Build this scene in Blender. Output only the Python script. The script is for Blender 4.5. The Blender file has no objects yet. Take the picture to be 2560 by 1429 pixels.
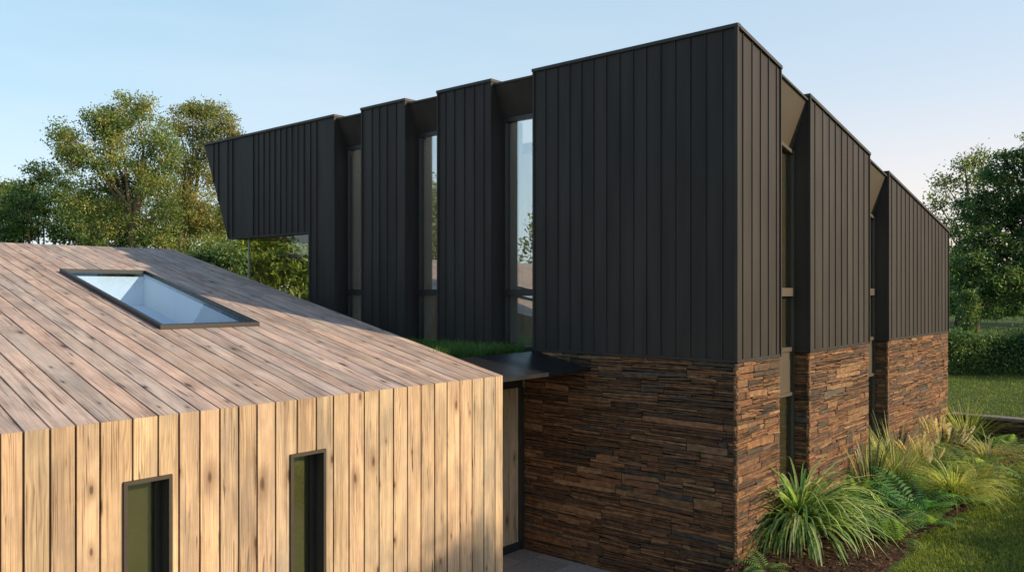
import bpy, math, random
import numpy as np
C = bpy.context.scene.collection
R = math.radians
rng = np.random.default_rng(7)
random.seed(7)

# ------------------------------------------------------------------ helpers
class MB:
    """collects polygons (with optional uv and colour) and links them as one mesh object"""
    def __init__(s):
        s.v = []; s.f = []; s.uv = []; s.c = []
    def face(s, pts, uv=None, col=(1, 1, 1)):
        n = len(s.v)
        s.v += [tuple(p) for p in pts]
        s.f.append(list(range(n, n + len(pts))))
        s.uv.append(uv if uv else [(p[0], p[2]) for p in pts])
        s.c.append(col)
    def hexa(s, p, uvf=None, col=(1, 1, 1), skip=()):
        # p: 8 points, 0-3 bottom ring ccw from above, 4-7 top ring
        F = [(3, 2, 1, 0), (4, 5, 6, 7), (0, 1, 5, 4), (1, 2, 6, 5), (2, 3, 7, 6), (3, 0, 4, 7)]
        for i, q in enumerate(F):
            if i in skip: continue
            pts = [p[k] for k in q]
            s.face(pts, [uvf(a) for a in pts] if uvf else None, col)
    def box(s, x0, x1, y0, y1, z0, z1, uvf=None, col=(1, 1, 1)):
        s.hexa([(x0, y0, z0), (x1, y0, z0), (x1, y1, z0), (x0, y1, z0),
                (x0, y0, z1), (x1, y0, z1), (x1, y1, z1), (x0, y1, z1)], uvf, col)
    def prism(s, A, B, col=(1, 1, 1)):
        # two matching polygons; A seen from outside is counter-clockwise
        n = len(A)
        s.face(A, col=col); s.face(B[::-1], col=col)
        for i in range(n):
            j = (i + 1) % n
            s.face([A[j], A[i], B[i], B[j]], col=col)
    def build(s, name, mat, parent=None, bevel=0):
        me = bpy.data.meshes.new(name)
        me.from_pydata(s.v, [], s.f)
        ul = me.uv_layers.new(name='UVMap')
        ul.data.foreach_set('uv', np.array([c for f in s.uv for c in f], dtype=np.float32).ravel())
        ca = me.color_attributes.new('tint', 'FLOAT_COLOR', 'CORNER')
        ca.data.foreach_set('color', np.array([(*c, 1) for f, c in zip(s.f, s.c) for _ in f], dtype=np.float32).ravel())
        me.materials.append(mat)
        return link(name, me, parent, bevel)

def link(name, me, parent=None, bevel=0):
    o = bpy.data.objects.new(name, me); C.objects.link(o)
    if parent is not None: o.parent = parent
    if bevel:
        bm_ = o.modifiers.new('edge', 'BEVEL'); bm_.width = bevel; bm_.segments = 1; bm_.limit_method = 'ANGLE'
    return o

def np_mesh(name, v, f, mat, parent=None, col=None, smooth=False):
    v = np.asarray(v, dtype=np.float32); f = np.asarray(f, dtype=np.int32)
    me = bpy.data.meshes.new(name)
    k = f.shape[1]
    me.vertices.add(len(v)); me.vertices.foreach_set('co', v.ravel())
    me.loops.add(f.size); me.loops.foreach_set('vertex_index', f.ravel())
    me.polygons.add(len(f))
    me.polygons.foreach_set('loop_start', np.arange(0, f.size, k, dtype=np.int32))
    me.polygons.foreach_set('loop_total', np.full(len(f), k, dtype=np.int32))
    if smooth: me.polygons.foreach_set('use_smooth', np.ones(len(f), dtype=bool))
    me.update(calc_edges=True)
    if col is not None:
        ca = me.color_attributes.new('tint', 'FLOAT_COLOR', 'POINT')
        c4 = np.ones((len(v), 4), dtype=np.float32); c4[:, :3] = col
        ca.data.foreach_set('color', c4.ravel())
    me.materials.append(mat); me.validate()
    return link(name, me, parent)

def tag(o, label=None, cat=None, group=None, kind=None):
    if label: o['label'] = label
    if cat: o['category'] = cat
    if group: o['group'] = group
    if kind: o['kind'] = kind
    return o
def empty(name, loc, rz=0):
    o = bpy.data.objects.new(name, None); C.objects.link(o)
    o.location = loc; o.rotation_euler = (0, 0, rz); o.empty_display_size = .3
    return o

# ------------------------------------------------------------------ materials
def new_mat(name):
    m = bpy.data.materials.new(name); m.use_nodes = True
    nt = m.node_tree; nt.nodes.clear()
    out = nt.nodes.new('ShaderNodeOutputMaterial')
    return m, nt, out
class NT:
    def __init__(s, nt): s.nt = nt
    def n(s, t, **k):
        nd = s.nt.nodes.new(t)
        for a, b in k.items(): setattr(nd, a, b)
        return nd
    def put(s, sock, val):
        if isinstance(val, bpy.types.NodeSocket): s.nt.links.new(val, sock)
        elif val is not None: sock.default_value = val
    def math(s, op, a, b=None, c=None, clamp=False):
        nd = s.n('ShaderNodeMath', operation=op, use_clamp=clamp)
        s.put(nd.inputs[0], a); s.put(nd.inputs[1], b); s.put(nd.inputs[2], c)
        return nd.outputs[0]
    def noise(s, vec, scale=1, detail=3, rough=.55, dist=0):
        nd = s.n('ShaderNodeTexNoise'); s.put(nd.inputs['Vector'], vec)
        nd.inputs['Scale'].default_value = scale; nd.inputs['Detail'].default_value = detail
        nd.inputs['Roughness'].default_value = rough; nd.inputs['Distortion'].default_value = dist
        return nd.outputs['Fac']
    def ramp(s, x, a, b, lo=0, hi=1):
        nd = s.n('ShaderNodeMapRange', interpolation_type='SMOOTHSTEP'); s.put(nd.inputs[0], x)
        nd.inputs[1].default_value = a; nd.inputs[2].default_value = b
        nd.inputs[3].default_value = lo; nd.inputs[4].default_value = hi
        return nd.outputs[0]
    def mix(s, f, a, b, bt='MIX'):
        nd = s.n('ShaderNodeMix', data_type='RGBA', blend_type=bt)
        s.put(nd.inputs[0], f)
        s.put(nd.inputs[6], a if isinstance(a, bpy.types.NodeSocket) else (*a, 1))
        s.put(nd.inputs[7], b if isinstance(b, bpy.types.NodeSocket) else (*b, 1))
        return nd.outputs[2]
    def comb(s, x, y, z=0.0):
        nd = s.n('ShaderNodeCombineXYZ')
        s.put(nd.inputs[0], x); s.put(nd.inputs[1], y); s.put(nd.inputs[2], z)
        return nd.outputs[0]
    def attr(s):
        nd = s.n('ShaderNodeAttribute', attribute_name='tint')
        return nd.outputs['Color']
    def sep(s, v):
        nd = s.n('ShaderNodeSeparateXYZ'); s.put(nd.inputs[0], v); return nd.outputs
    def bump(s, h, strength, dist):
        nd = s.n('ShaderNodeBump'); s.put(nd.inputs['Height'], h)
        nd.inputs['Strength'].default_value = strength; nd.inputs['Distance'].default_value = dist
        return nd.outputs[0]
    def bsdf(s, col, rough=.6, metal=0, spec=.5, normal=None):
        nd = s.n('ShaderNodeBsdfPrincipled')
        s.put(nd.inputs['Base Color'], col if isinstance(col, bpy.types.NodeSocket) else (*col, 1))
        s.put(nd.inputs['Roughness'], rough); nd.inputs['Metallic'].default_value = metal
        nd.inputs['Specular IOR Level'].default_value = spec
        if normal is not None: s.put(nd.inputs['Normal'], normal)
        return nd.outputs[0]
    def obj(s): return s.n('ShaderNodeTexCoord').outputs['Object']
    def geo(s): return s.n('ShaderNodeNewGeometry').outputs['Position']

def mat_wood(name, light, mid, dark, grey, grey_amt):
    m, nt, out = new_mat(name); N = NT(nt)
    uv = N.n('ShaderNodeUVMap', uv_map='UVMap').outputs[0]
    u, v, _ = N.sep(uv)
    tr, tg, tb = N.sep(N.attr())          # r brightness, g greyness, b random
    rz = N.math('MULTIPLY', tb, 37.0)
    warp = N.noise(N.comb(N.math('MULTIPLY', u, .5), N.math('MULTIPLY', v, 4.0), rz), 1.3, 3, .5)
    warp2 = N.noise(N.comb(N.math('MULTIPLY', u, 3.0), N.math('MULTIPLY', v, 9.0), rz), 1, 2, .5)
    fib = N.noise(N.comb(N.math('MULTIPLY', u, 1.3), N.math('MULTIPLY', v, 62.0), rz), 1, 6, .65)
    ph = N.math('ADD', N.math('MULTIPLY', v, 260.0), N.math('ADD', N.math('MULTIPLY', warp, 52.0), N.math('MULTIPLY', warp2, 5.0)))
    ring = N.math('POWER', N.math('MULTIPLY_ADD', N.math('SINE', ph), .5, .5), 2.2)
    ringmask = N.ramp(N.noise(N.comb(N.math('MULTIPLY', u, .5), N.math('MULTIPLY', v, 5), N.math('ADD', rz, 9.0)), 1, 2, .5), .42, .66)
    # knots
    vo = N.n('ShaderNodeTexVoronoi', feature='F1', voronoi_dimensions='2D'); nt.links.new(N.comb(N.math('MULTIPLY_ADD', u, 1.5, rz), N.math('MULTIPLY', v, 4.2)), vo.inputs['Vector'])
    vo.inputs['Scale'].default_value = 1.0
    kd = N.math('ADD', N.math('MULTIPLY', vo.outputs['Distance'], N.math('MULTIPLY_ADD', N.sep(vo.outputs['Color'])[1], 1.7, .7)), N.math('MULTIPLY', N.math('SUBTRACT', warp2, .5), .16))
    gate = N.math('GREATER_THAN', N.sep(vo.outputs['Color'])[0], .60)
    knot = N.math('MULTIPLY', N.ramp(kd, .035, .105, 1, 0), gate)
    halo = N.math('MULTIPLY', N.ramp(kd, .06, .30, 1, 0), gate)
    # long drying cracks
    cr = N.noise(N.comb(N.math('MULTIPLY', u, 1.7), N.math('MULTIPLY', v, 34.0), N.math('ADD', rz, 5.0)), 1, 2, .5, .6)
    crm = N.noise(N.comb(N.math('MULTIPLY', u, 1.1), N.math('MULTIPLY', v, 7.0), N.math('ADD', rz, 3.0)), 1, 2, .5)
    crack = N.math('MULTIPLY', N.ramp(cr, .62, .70), N.ramp(crm, .46, .60))
    blot = N.noise(N.comb(N.math('MULTIPLY', u, 1.2), N.math('MULTIPLY', v, 3.5), rz), 1, 4, .6)
    col = N.mix(N.ramp(fib, .30, .62), mid, light)
    col = N.mix(N.math('MULTIPLY', N.math('MULTIPLY', ring, ringmask), .62), col, dark)
    col = N.mix(N.math('MULTIPLY', N.ramp(blot, .42, .7), .45), col, mid)
    g = N.math('MULTIPLY', N.math('ADD', N.ramp(blot, .40, .72, 0, .75), N.math('MULTIPLY', tg, .8)), grey_amt, clamp=True)
    col = N.mix(g, col, grey)
    stain = N.ramp(N.noise(N.comb(N.math('MULTIPLY', u, .7), N.math('MULTIPLY', v, 11.0), N.math('ADD', rz, 21.0)), 1, 4, .65), .48, .68, 0, .75)
    col = N.mix(N.math('MULTIPLY', stain, tg), col, tuple(c * .45 for c in grey))
    col = N.mix(N.math('MULTIPLY', halo, .42), col, dark)
    col = N.mix(N.math('MULTIPLY', knot, .75), col, tuple(c * .35 for c in dark))
    col = N.mix(N.math('MULTIPLY', crack, .8), col, tuple(c * .3 for c in dark))
    # boards cut from different logs: some pinker, some more yellow
    hue = N.math('FRACT', N.math('MULTIPLY', tb, 7.3))
    col = N.mix(1.0, col, N.mix(hue, (1.03, .98, .965), (.99, 1.01, .99)), 'MULTIPLY')
    lg = N.noise(N.comb(N.math('MULTIPLY', u, .45), N.math('MULTIPLY', v, 16.0), N.math('ADD', rz, 31.0)), 1, 3, .55)
    col = N.mix(N.ramp(lg, .54, .68, 0, .3), col, dark)
    ck = N.noise(N.comb(N.math('MULTIPLY', u, 1.1), N.math('MULTIPLY', v, 120.0), N.math('ADD', rz, 43.0)), 1, 2, .5, .3)
    ckm = N.noise(N.comb(N.math('MULTIPLY', u, .8), N.math('MULTIPLY', v, 6.0), N.math('ADD', rz, 57.0)), 1, 2, .5)
    col = N.mix(N.math('MULTIPLY', N.ramp(ck, .60, .66), N.ramp(ckm, .42, .56, 0, .8)), col, dark)
    sh = N.noise(N.comb(N.math('MULTIPLY', u, 1.6), N.math('MULTIPLY', v, 4.0), N.math('ADD', rz, 71.0)), 1, 4, .6)
    col = N.mix(1.0, col, N.mix(N.ramp(sh, .36, .64), (.84, .83, .83), (1.12, 1.11, 1.09)), 'MULTIPLY')
    col = N.mix(1.0, col, N.comb(tr, tr, tr), 'MULTIPLY')
    h = N.math('SUBTRACT', N.math('ADD', fib, N.math('MULTIPLY', ring, .4)), N.math('MULTIPLY', crack, 1.5))
    b = N.bsdf(col, .72, 0, .3, N.bump(h, .35, .004))
    nt.links.new(b, out.inputs[0]); return m

def mat_metal(name, base=(.045, .0405, .0375), rough=.5, spec=.12, metal=0.0):
    m, nt, out = new_mat(name); N = NT(nt)
    p = N.obj()
    mp = N.n('ShaderNodeMapping'); nt.links.new(p, mp.inputs[0]); mp.inputs['Scale'].default_value = (1, 1, .12)
    w = N.noise(mp.outputs[0], 5, 3, .5)
    big = N.noise(mp.outputs[0], 1.7, 2, .5)
    st = N.noise(mp.outputs[0], 60, 2, .5)
    r = N.math('ADD', N.ramp(big, .3, .7, rough - .05, rough + .05), N.math('MULTIPLY', N.math('SUBTRACT', st, .5), .10))
    tr = N.sep(N.attr())[0]
    col = N.mix(1.0, N.mix(N.ramp(w, .3, .7), tuple(c * .86 for c in base), tuple(c * 1.12 for c in base)), N.comb(tr, tr, tr), 'MULTIPLY')
    b = N.bsdf(col, r, metal, spec, N.bump(N.math('ADD', big, N.math('MULTIPLY', w, .25)), .12, .012))
    nt.links.new(b, out.inputs[0]); return m

def mat_plain(name, col, rough=.7, spec=.3, var=.12, scale=6, bump=.0):
    m, nt, out = new_mat(name); N = NT(nt)
    n = N.noise(N.obj(), scale, 4, .6)
    c = N.mix(N.ramp(n, .3, .7), tuple(x * (1 - var) for x in col), tuple(x * (1 + var) for x in col))
    b = N.bsdf(c, rough, 0, spec, N.bump(n, bump, .01) if bump else None)
    nt.links.new(b, out.inputs[0]); return m

def mat_glass(name, refl=.3, tint=(.75, .8, .8), gain=.7):
    m, nt, out = new_mat(name); N = NT(nt)
    lw = N.n('ShaderNodeFresnel')
    bk = N.n('ShaderNodeNewGeometry').outputs['Backfacing']
    N.put(lw.inputs[0], N.math('MULTIPLY_ADD', bk, 1 / 1.5 - 1.5, 1.5))   # a thin pane: no total reflection at its back
    f = N.math('MULTIPLY_ADD', lw.outputs[0], gain, refl, clamp=True)
    tr = N.n('ShaderNodeBsdfTransparent'); tr.inputs[0].default_value = (*tint, 1)
    gl = N.n('ShaderNodeBsdfGlossy'); gl.inputs['Roughness'].default_value = 0.0
    gl.inputs[0].default_value = (.92, .95, .96, 1)
    wob = N.noise(N.obj(), .9, 2, .5)
    nt.links.new(N.bump(wob, .05, .02), gl.inputs['Normal'])
    mx = N.n('ShaderNodeMixShader'); nt.links.new(f, mx.inputs[0])
    nt.links.new(tr.outputs[0], mx.inputs[1]); nt.links.new(gl.outputs[0], mx.inputs[2])
    nt.links.new(mx.outputs[0], out.inputs[0]); return m

def mat_stone():
    m, nt, out = new_mat('ledge stone'); N = NT(nt)
    p = N.geo()
    mp = N.n('ShaderNodeMapping'); nt.links.new(p, mp.inputs[0]); mp.inputs['Scale'].default_value = (1, 1, 2.0)
    a = N.noise(mp.outputs[0], 9, 5, .62); b_ = N.noise(mp.outputs[0], 38, 4, .65); c_ = N.noise(p, 3.3, 3, .5)
    t = N.attr()
    col = N.mix(N.ramp(a, .32, .7), N.mix(1.0, t, (.62, .60, .58), 'MULTIPLY'), N.mix(1.0, t, (1.28, 1.2, 1.12), 'MULTIPLY'))
    col = N.mix(N.ramp(c_, .52, .72, 0, .35), col, (.17, .08, .04))
    col = N.mix(N.ramp(b_, .58, .75, 0, .35), col, (.05, .043, .036))
    h = N.math('ADD', a, N.math('MULTIPLY', b_, .55))
    nt.links.new(N.bsdf(col, .82, 0, .3, N.bump(h, .6, .016)), out.inputs[0]); return m

def mat_leaf(name, trans=.3, rough=.5, spec=.35):
    m, nt, out = new_mat(name); N = NT(nt)
    t = N.attr()
    n = N.noise(N.obj(), 1.1, 2, .5)
    col = N.mix(1.0, t, N.mix(N.ramp(n, .3, .7), (.75, .8, .75), (1.2, 1.15, 1.1)), 'MULTIPLY')
    b = N.bsdf(col, rough, 0, spec)
    tl = N.n('ShaderNodeBsdfTranslucent'); nt.links.new(N.mix(1.0, col, (1.5, 1.45, .75), 'MULTIPLY'), tl.inputs[0])
    mx = N.n('ShaderNodeMixShader'); mx.inputs[0].default_value = trans
    nt.links.new(b, mx.inputs[1]); nt.links.new(tl.outputs[0], mx.inputs[2])
    nt.links.new(mx.outputs[0], out.inputs[0]); return m

def mat_bark(name, col):
    m, nt, out = new_mat(name); N = NT(nt)
    p = N.obj(); mp = N.n('ShaderNodeMapping'); nt.links.new(p, mp.inputs[0]); mp.inputs['Scale'].default_value = (1, 1, .25)
    n = N.noise(mp.outputs[0], 14, 5, .6)
    c = N.mix(N.ramp(n, .3, .7), tuple(x * .5 for x in col), tuple(x * 1.15 for x in col))
    nt.links.new(N.bsdf(c, .85, 0, .2, N.bump(n, .6, .03)), out.inputs[0]); return m

def mat_lawn():
    m, nt, out = new_mat('lawn turf'); N = NT(nt)
    p = N.geo()
    a = N.noise(p, .35, 3, .5); b_ = N.noise(p, 6, 4, .6); c_ = N.noise(p, 60, 2, .6)
    col = N.mix(N.ramp(a, .3, .7), (.065, .11, .025), (.11, .15, .035))
    col = N.mix(N.ramp(b_, .35, .7, 0, .6), col, (.03, .055, .014))
    col = N.mix(N.ramp(c_, .4, .7, 0, .5), col, (.075, .11, .03))
    nt.links.new(N.bsdf(col, .9, 0, .15, N.bump(N.math('ADD', b_, c_), .8, .04)), out.inputs[0]); return m
def mat_soil():
    m, nt, out = new_mat('bark mulch'); N = NT(nt)
    p = N.geo()
    a = N.noise(p, 22, 5, .7); b_ = N.noise(p, 90, 3, .6); c_ = N.noise(p, 2.5, 2, .5)
    col = N.mix(N.ramp(a, .35, .68), (.03, .017, .011), (.115, .06, .036))
    col = N.mix(N.ramp(b_, .55, .75, 0, .6), col, (.17, .10, .065))
    col = N.mix(N.ramp(c_, .4, .7, 0, .35), col, (.05, .03, .02))
    nt.links.new(N.bsdf(col, .95, 0, .15, N.bump(N.math('ADD', a, b_), 1, .04)), out.inputs[0]); return m
def mat_tint(name, rough=.85, spec=.25, bumpv=.4, sc=30):
    m, nt, out = new_mat(name); N = NT(nt)
    n = N.noise(N.obj(), sc, 4, .6)
    col = N.mix(1.0, N.attr(), N.mix(N.ramp(n, .3, .7), (.75, .75, .75), (1.15, 1.15, 1.15)), 'MULTIPLY')
    nt.links.new(N.bsdf(col, rough, 0, spec, N.bump(n, bumpv, .006)), out.inputs[0]); return m

M_front = mat_wood('honey cedar boards', (.56, .415, .265), (.41, .28, .17), (.13, .068, .036), (.34, .28, .22), .7)
M_roofw = mat_wood('weathered cedar roof boards', (.60, .455, .375), (.43, .31, .25), (.085, .056, .045), (.42, .375, .36), .8)
M_metal = mat_metal('black standing seam metal')
M_cap = mat_metal('coping metal', (.04, .039, .038), .45, .3)
M_canopy = mat_metal('canopy metal', (.016, .016, .018), .38, .35)
M_post = mat_plain('pale glazing post', (.34, .30, .24), .5, .4, .05, 5)
M_frame = mat_plain('dark bronze frame', (.028, .027, .026), .4, .5, .1, 8)
M_curb = mat_plain('skylight curb metal', (.011, .011, .012), .45, .5, .1, 8)
M_brown = mat_plain('bronze infill panel', (.07, .057, .041), .5, .45, .06, 3)
M_wframe = mat_plain('bronze window surround', (.04, .032, .023), .5, .4, .1, 10)
M_gap = mat_plain('dark backing', (.02, .011, .008), .9, .1, .2, 5)
M_mortar = mat_plain('dark mortar', (.02, .017, .015), .95, .1, .3, 20, .5)
M_white = mat_plain('white plaster', (.72, .70, .66), .8, .2, .03, 3)
M_well = mat_plain('white light well', (.70, .70, .70), .7, .2, .02, 3)
M_beige = mat_plain('warm beige wall', (.74, .60, .44), .85, .2, .05, 2)
def mat_sheer(name, col):
    m, nt, out = new_mat(name); N = NT(nt)
    a = N.n('ShaderNodeBsdfTranslucent'); a.inputs[0].default_value = (*col, 1)
    d = N.n('ShaderNodeBsdfDiffuse'); d.inputs[0].default_value = (*col, 1)
    mx = N.n('ShaderNodeMixShader'); mx.inputs[0].default_value = .5
    nt.links.new(a.outputs[0], mx.inputs[1]); nt.links.new(d.outputs[0], mx.inputs[2]); nt.links.new(mx.outputs[0], out.inputs[0]); return m
M_curtain = mat_sheer('sheer curtain', (.88, .84, .76))
M_blind = mat_plain('olive blind', (.14, .122, .062), .8, .2, .08, 2)
M_oblind = mat_plain('brown blind', (.115, .095, .065), .8, .2, .08, 2)
def mat_opal():
    m, nt, out = new_mat('opal rooflight'); N = NT(nt)
    a = N.n('ShaderNodeBsdfTranslucent'); a.inputs[0].default_value = (.9, .9, .9, 1)
    d = N.n('ShaderNodeBsdfDiffuse'); d.inputs[0].default_value = (.8, .8, .8, 1)
    mx = N.n('ShaderNodeMixShader'); mx.inputs[0].default_value = .25
    nt.links.new(a.outputs[0], mx.inputs[1]); nt.links.new(d.outputs[0], mx.inputs[2]); nt.links.new(mx.outputs[0], out.inputs[0]); return m
M_opal = mat_opal()  # for the roof panel added to brighten the upper rooms
M_glass = mat_glass('window glass', .36, (.95, .97, .96), .7)
M_mirror = mat_glass('corner glazing', .03, (.95, .96, .94), .4)
M_sky = mat_glass('skylight glass', .03, (.84, .92, 1.0), .13)
M_wglass = mat_glass('slot window glass', .15, (.85, .87, .82), .9)
M_stone = mat_stone()
M_leaf = mat_leaf('tree leaves', .42)
M_plant = mat_leaf('garden plant leaves', .5, .42, .5)
M_grass = mat_leaf('grass blades', .35, .55, .2)
M_plume = mat_leaf('feathery plumes', .25, .9, .1)
M_barkp = mat_bark('pale bark', (.30, .225, .15))
M_barkd = mat_bark('dark bark', (.09, .065, .045))
M_lawn = mat_lawn(); M_soil = mat_soil()
M_chip = mat_tint('loose chips')
M_slab = mat_tint('grey paving slabs', .75, .3, .25, 25)

# ------------------------------------------------------------------ camera, light, sky
CAM = (-9.667, -4.635, 3.93)
cd = bpy.data.cameras.new('camera'); cam = bpy.data.objects.new('camera', cd); C.objects.link(cam)
cam.location = CAM
head = math.atan2(.653, .757)
cam.rotation_euler = (R(90), 0, head - R(90))
cd.sensor_width = 36; cd.lens = 36 * 2070 / 2560; cd.shift_y = (728 - 714.5) / 2560
cd.clip_start = .1; cd.clip_end = 2000
bpy.context.scene.camera = cam
# image-right and forward as world vectors, used to place the trees in the garden
RX, RY, FX, FY = .653, -.757, .757, .653
def spot(px, d):
    l = (px - 1280) / 2070 * d
    return (CAM[0] + l * RX + d * FX, CAM[1] + l * RY + d * FY)

ELEV = 22.0; SD = np.array([.385, -.923]); SD /= np.linalg.norm(SD)
sv = np.array([SD[0] * math.cos(R(ELEV)), SD[1] * math.cos(R(ELEV)), math.sin(R(ELEV))])
sl = bpy.data.lights.new('sun', 'SUN'); sun = bpy.data.objects.new('sun', sl); C.objects.link(sun)
sl.energy = 5.0; sl.angle = R(.6); sl.color = (1, .80, .55)
from mathutils import Vector
sun.rotation_euler = Vector(-sv).to_track_quat('-Z', 'Y').to_euler(); sun.location = (20, -30, 30)

w = bpy.data.worlds.new('World'); bpy.context.scene.world = w; w.use_nodes = True
nt = w.node_tree; nt.nodes.clear(); N = NT(nt)
sky = nt.nodes.new('ShaderNodeTexSky'); sky.sky_type = 'NISHITA'; sky.sun_disc = False
sky.sun_elevation = R(ELEV); sky.sun_rotation = math.atan2(SD[0], SD[1])
sky.air_density = 1.0; sky.dust_density = 1.2; sky.ozone_density = 1.0
bg = nt.nodes.new('ShaderNodeBackground'); bg.inputs[1].default_value = .10
wo = nt.nodes.new('ShaderNodeOutputWorld')
# pale evening haze over the physical sky: deeper blue overhead, pink towards the sunlit horizon
dv = nt.nodes.new('ShaderNodeTexCoord').outputs['Generated']
dx_, dy_, dz_ = N.sep(dv)
side = N.ramp(N.math('SUBTRACT', N.math('MULTIPLY', dx_, .80), N.math('MULTIPLY', dy_, .55)), -.45, .75)
lowc = N.mix(side, (.60, .74, .85), (.98, .80, .72))
midc = N.mix(side, (.45, .67, .80), (.62, .71, .80))
hz = N.mix(N.ramp(dz_, .02, .27), lowc, midc)
hz = N.mix(N.ramp(dz_, .18, .42), hz, N.mix(side, (.385, .62, .775), (.49, .65, .78)))
hz = N.mix(N.ramp(dz_, .36, .75), hz, (.09, .19, .36))
mpn = N.n('ShaderNodeMapping'); nt.links.new(dv, mpn.inputs[0]); mpn.inputs['Scale'].default_value = (1, 1, 4.5)
cln = N.ramp(N.noise(mpn.outputs[0], 1.6, 5, .55, .4), .42, .72, 0, .42)
hz = N.mix(cln, hz, N.mix(side, (.62, .76, .86), (.86, .80, .80)))
bg2 = nt.nodes.new('ShaderNodeBackground'); bg2.inputs[1].default_value = .74; nt.links.new(hz, bg2.inputs[0])
ad = nt.nodes.new('ShaderNodeAddShader'); nt.links.new(bg.outputs[0], ad.inputs[0]); nt.links.new(bg2.outputs[0], ad.inputs[1])
bg.inputs[1].default_value = .05
nt.links.new(sky.outputs[0], bg.inputs[0]); nt.links.new(ad.outputs[0], wo.inputs[0])

vs = bpy.context.scene.view_settings
vs.view_transform = 'Standard'; vs.look = 'None'; vs.exposure = .22; vs.gamma = 1
cy = bpy.context.scene.cycles
cy.max_bounces = 8; cy.transparent_max_bounces = 12; cy.use_denoising = True
cy.sample_clamp_indirect = 8

# ------------------------------------------------------------------ ground
def gh(x, y):
    if x > 10.53: return 1.2
    if y < .03:
        t = min(max((x + 2.0) / 1.95, 0), 1); return .5 * t * t * (3 - 2 * t)
    return -.03
xs = [-600, -200, -80, -40, -20, -10, -4, -2.4] + [-2 + .25 * i for i in range(9)] + [2, 4, 6, 8, 10.47, 10.56, 12, 16, 22, 30, 45, 70, 110, 250, 700]
ys = [-600, -200, -80, -40, -20, -10, -6, -4, -3, -2, -1.6, -1.2, -.8, -.4, .02, .05, 2, 6, 12, 20, 30, 45, 80, 200, 700]
gv = [(x, y, gh(x, y) + (0 if abs(x) < 40 and abs(y) < 40 else .6 * math.sin(x * .03) * math.sin(y * .04))) for y in ys for x in xs]
gf = [(j * len(xs) + i, j * len(xs) + i + 1, (j + 1) * len(xs) + i + 1, (j + 1) * len(xs) + i) for j in range(len(ys) - 1) for i in range(len(xs) - 1)]
g = np_mesh('ground', gv, gf, M_lawn); tag(g, kind='structure')

# flower bed of mulch
nx, ny = 120, 22
bx = np.linspace(-.9, 10.36, nx); by = np.linspace(-1.5, .02, ny)
bv = []
for j, y in enumerate(by):
    for x in bx:
        e = min(1, (j) / 3.0)
        yy = y - .10 * math.sin(x * 1.7) * (1 - j / (ny - 1)) - .05 * math.sin(x * 4.1) * (1 - j / (ny - 1))
        bv.append((x, yy, gh(x, -.5) - .02 + .055 * e + .018 * rng.normal() * e))
bf = [(j * nx + i, j * nx + i + 1, (j + 1) * nx + i + 1, (j + 1) * nx + i) for j in range(ny - 1) for i in range(nx - 1)]
tag(np_mesh('flower_bed_soil', bv, bf, M_soil, smooth=True), kind='structure')

# loose bark chips
def chips(n, xr, yr, zf, size, cols):
    V = []; F = []; K = []
    for i in range(n):
        x = rng.uniform(*xr); y = rng.uniform(*yr); z = zf(x, y)
        a = rng.uniform(0, 6.28); l = rng.uniform(.5, 1.2) * size; wd = l * rng.uniform(.25, .6)
        ca, sa = math.cos(a), math.sin(a); tz = rng.uniform(-.4, .4) * l; tw = rng.uniform(-.3, .3) * wd
        b = len(V)
        for (p, q, h) in ((-1, -1, -tz - tw), (1, -1, tz - tw), (1, 1, tz + tw), (-1, 1, -tz + tw), (0, 0, .25 * l)):
            V.append((x + p * l * ca - q * wd * sa, y + p * l * sa + q * wd * ca, z + h + .008))
        F += [(b, b + 1, b + 4), (b + 1, b + 2, b + 4), (b + 2, b + 3, b + 4), (b + 3, b, b + 4)]
        c = np.array(cols[rng.integers(len(cols))]) * rng.uniform(.6, 1.3); K += [c] * 5
    return V, F, K
V, F, K = chips(5200, (-.5, 10.3), (-1.5, 0), lambda x, y: gh(x, -.5) + .035, .024, [(.11, .055, .032), (.06, .035, .022), (.17, .095, .06), (.035, .022, .016), (.2, .13, .085)])
tag(np_mesh('bark_mulch', V, F, M_chip, col=np.array(K)), 'reddish brown bark chips covering the bed between the plants', 'mulch', kind='stuff')

# paving slabs in the passage and along the timber house
p = MB()
y = .06; row = 0
while y < 3.4:
    y1 = min(y + .6, 3.46); x = -2.0 if y1 > 2.1 else -9.0
    x -= .3 * (row % 2)
    while x < -.03:
        x1 = min(x + .9, -.03)
        xa = max(x, -1.93 if y1 > 2.15 else -9)
        if x1 - xa > .05:
            t = random.uniform(.8, 1.15); z = .03 + random.uniform(-.002, .002)
            p.box(xa + .005, x1 - .005, y + .005, y1 - .005, -.02, z, col=(.30 * t, .295 * t, .29 * t))
        x += .9
    y += .6; row += 1
tag(p.build('paving', M_slab, None, .004), kind='structure')
p = MB(); p.box(-9, -.02, .05, 3.47, -.05, .012); tag(p.build('paving_bed', M_mortar), kind='structure')

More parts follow.
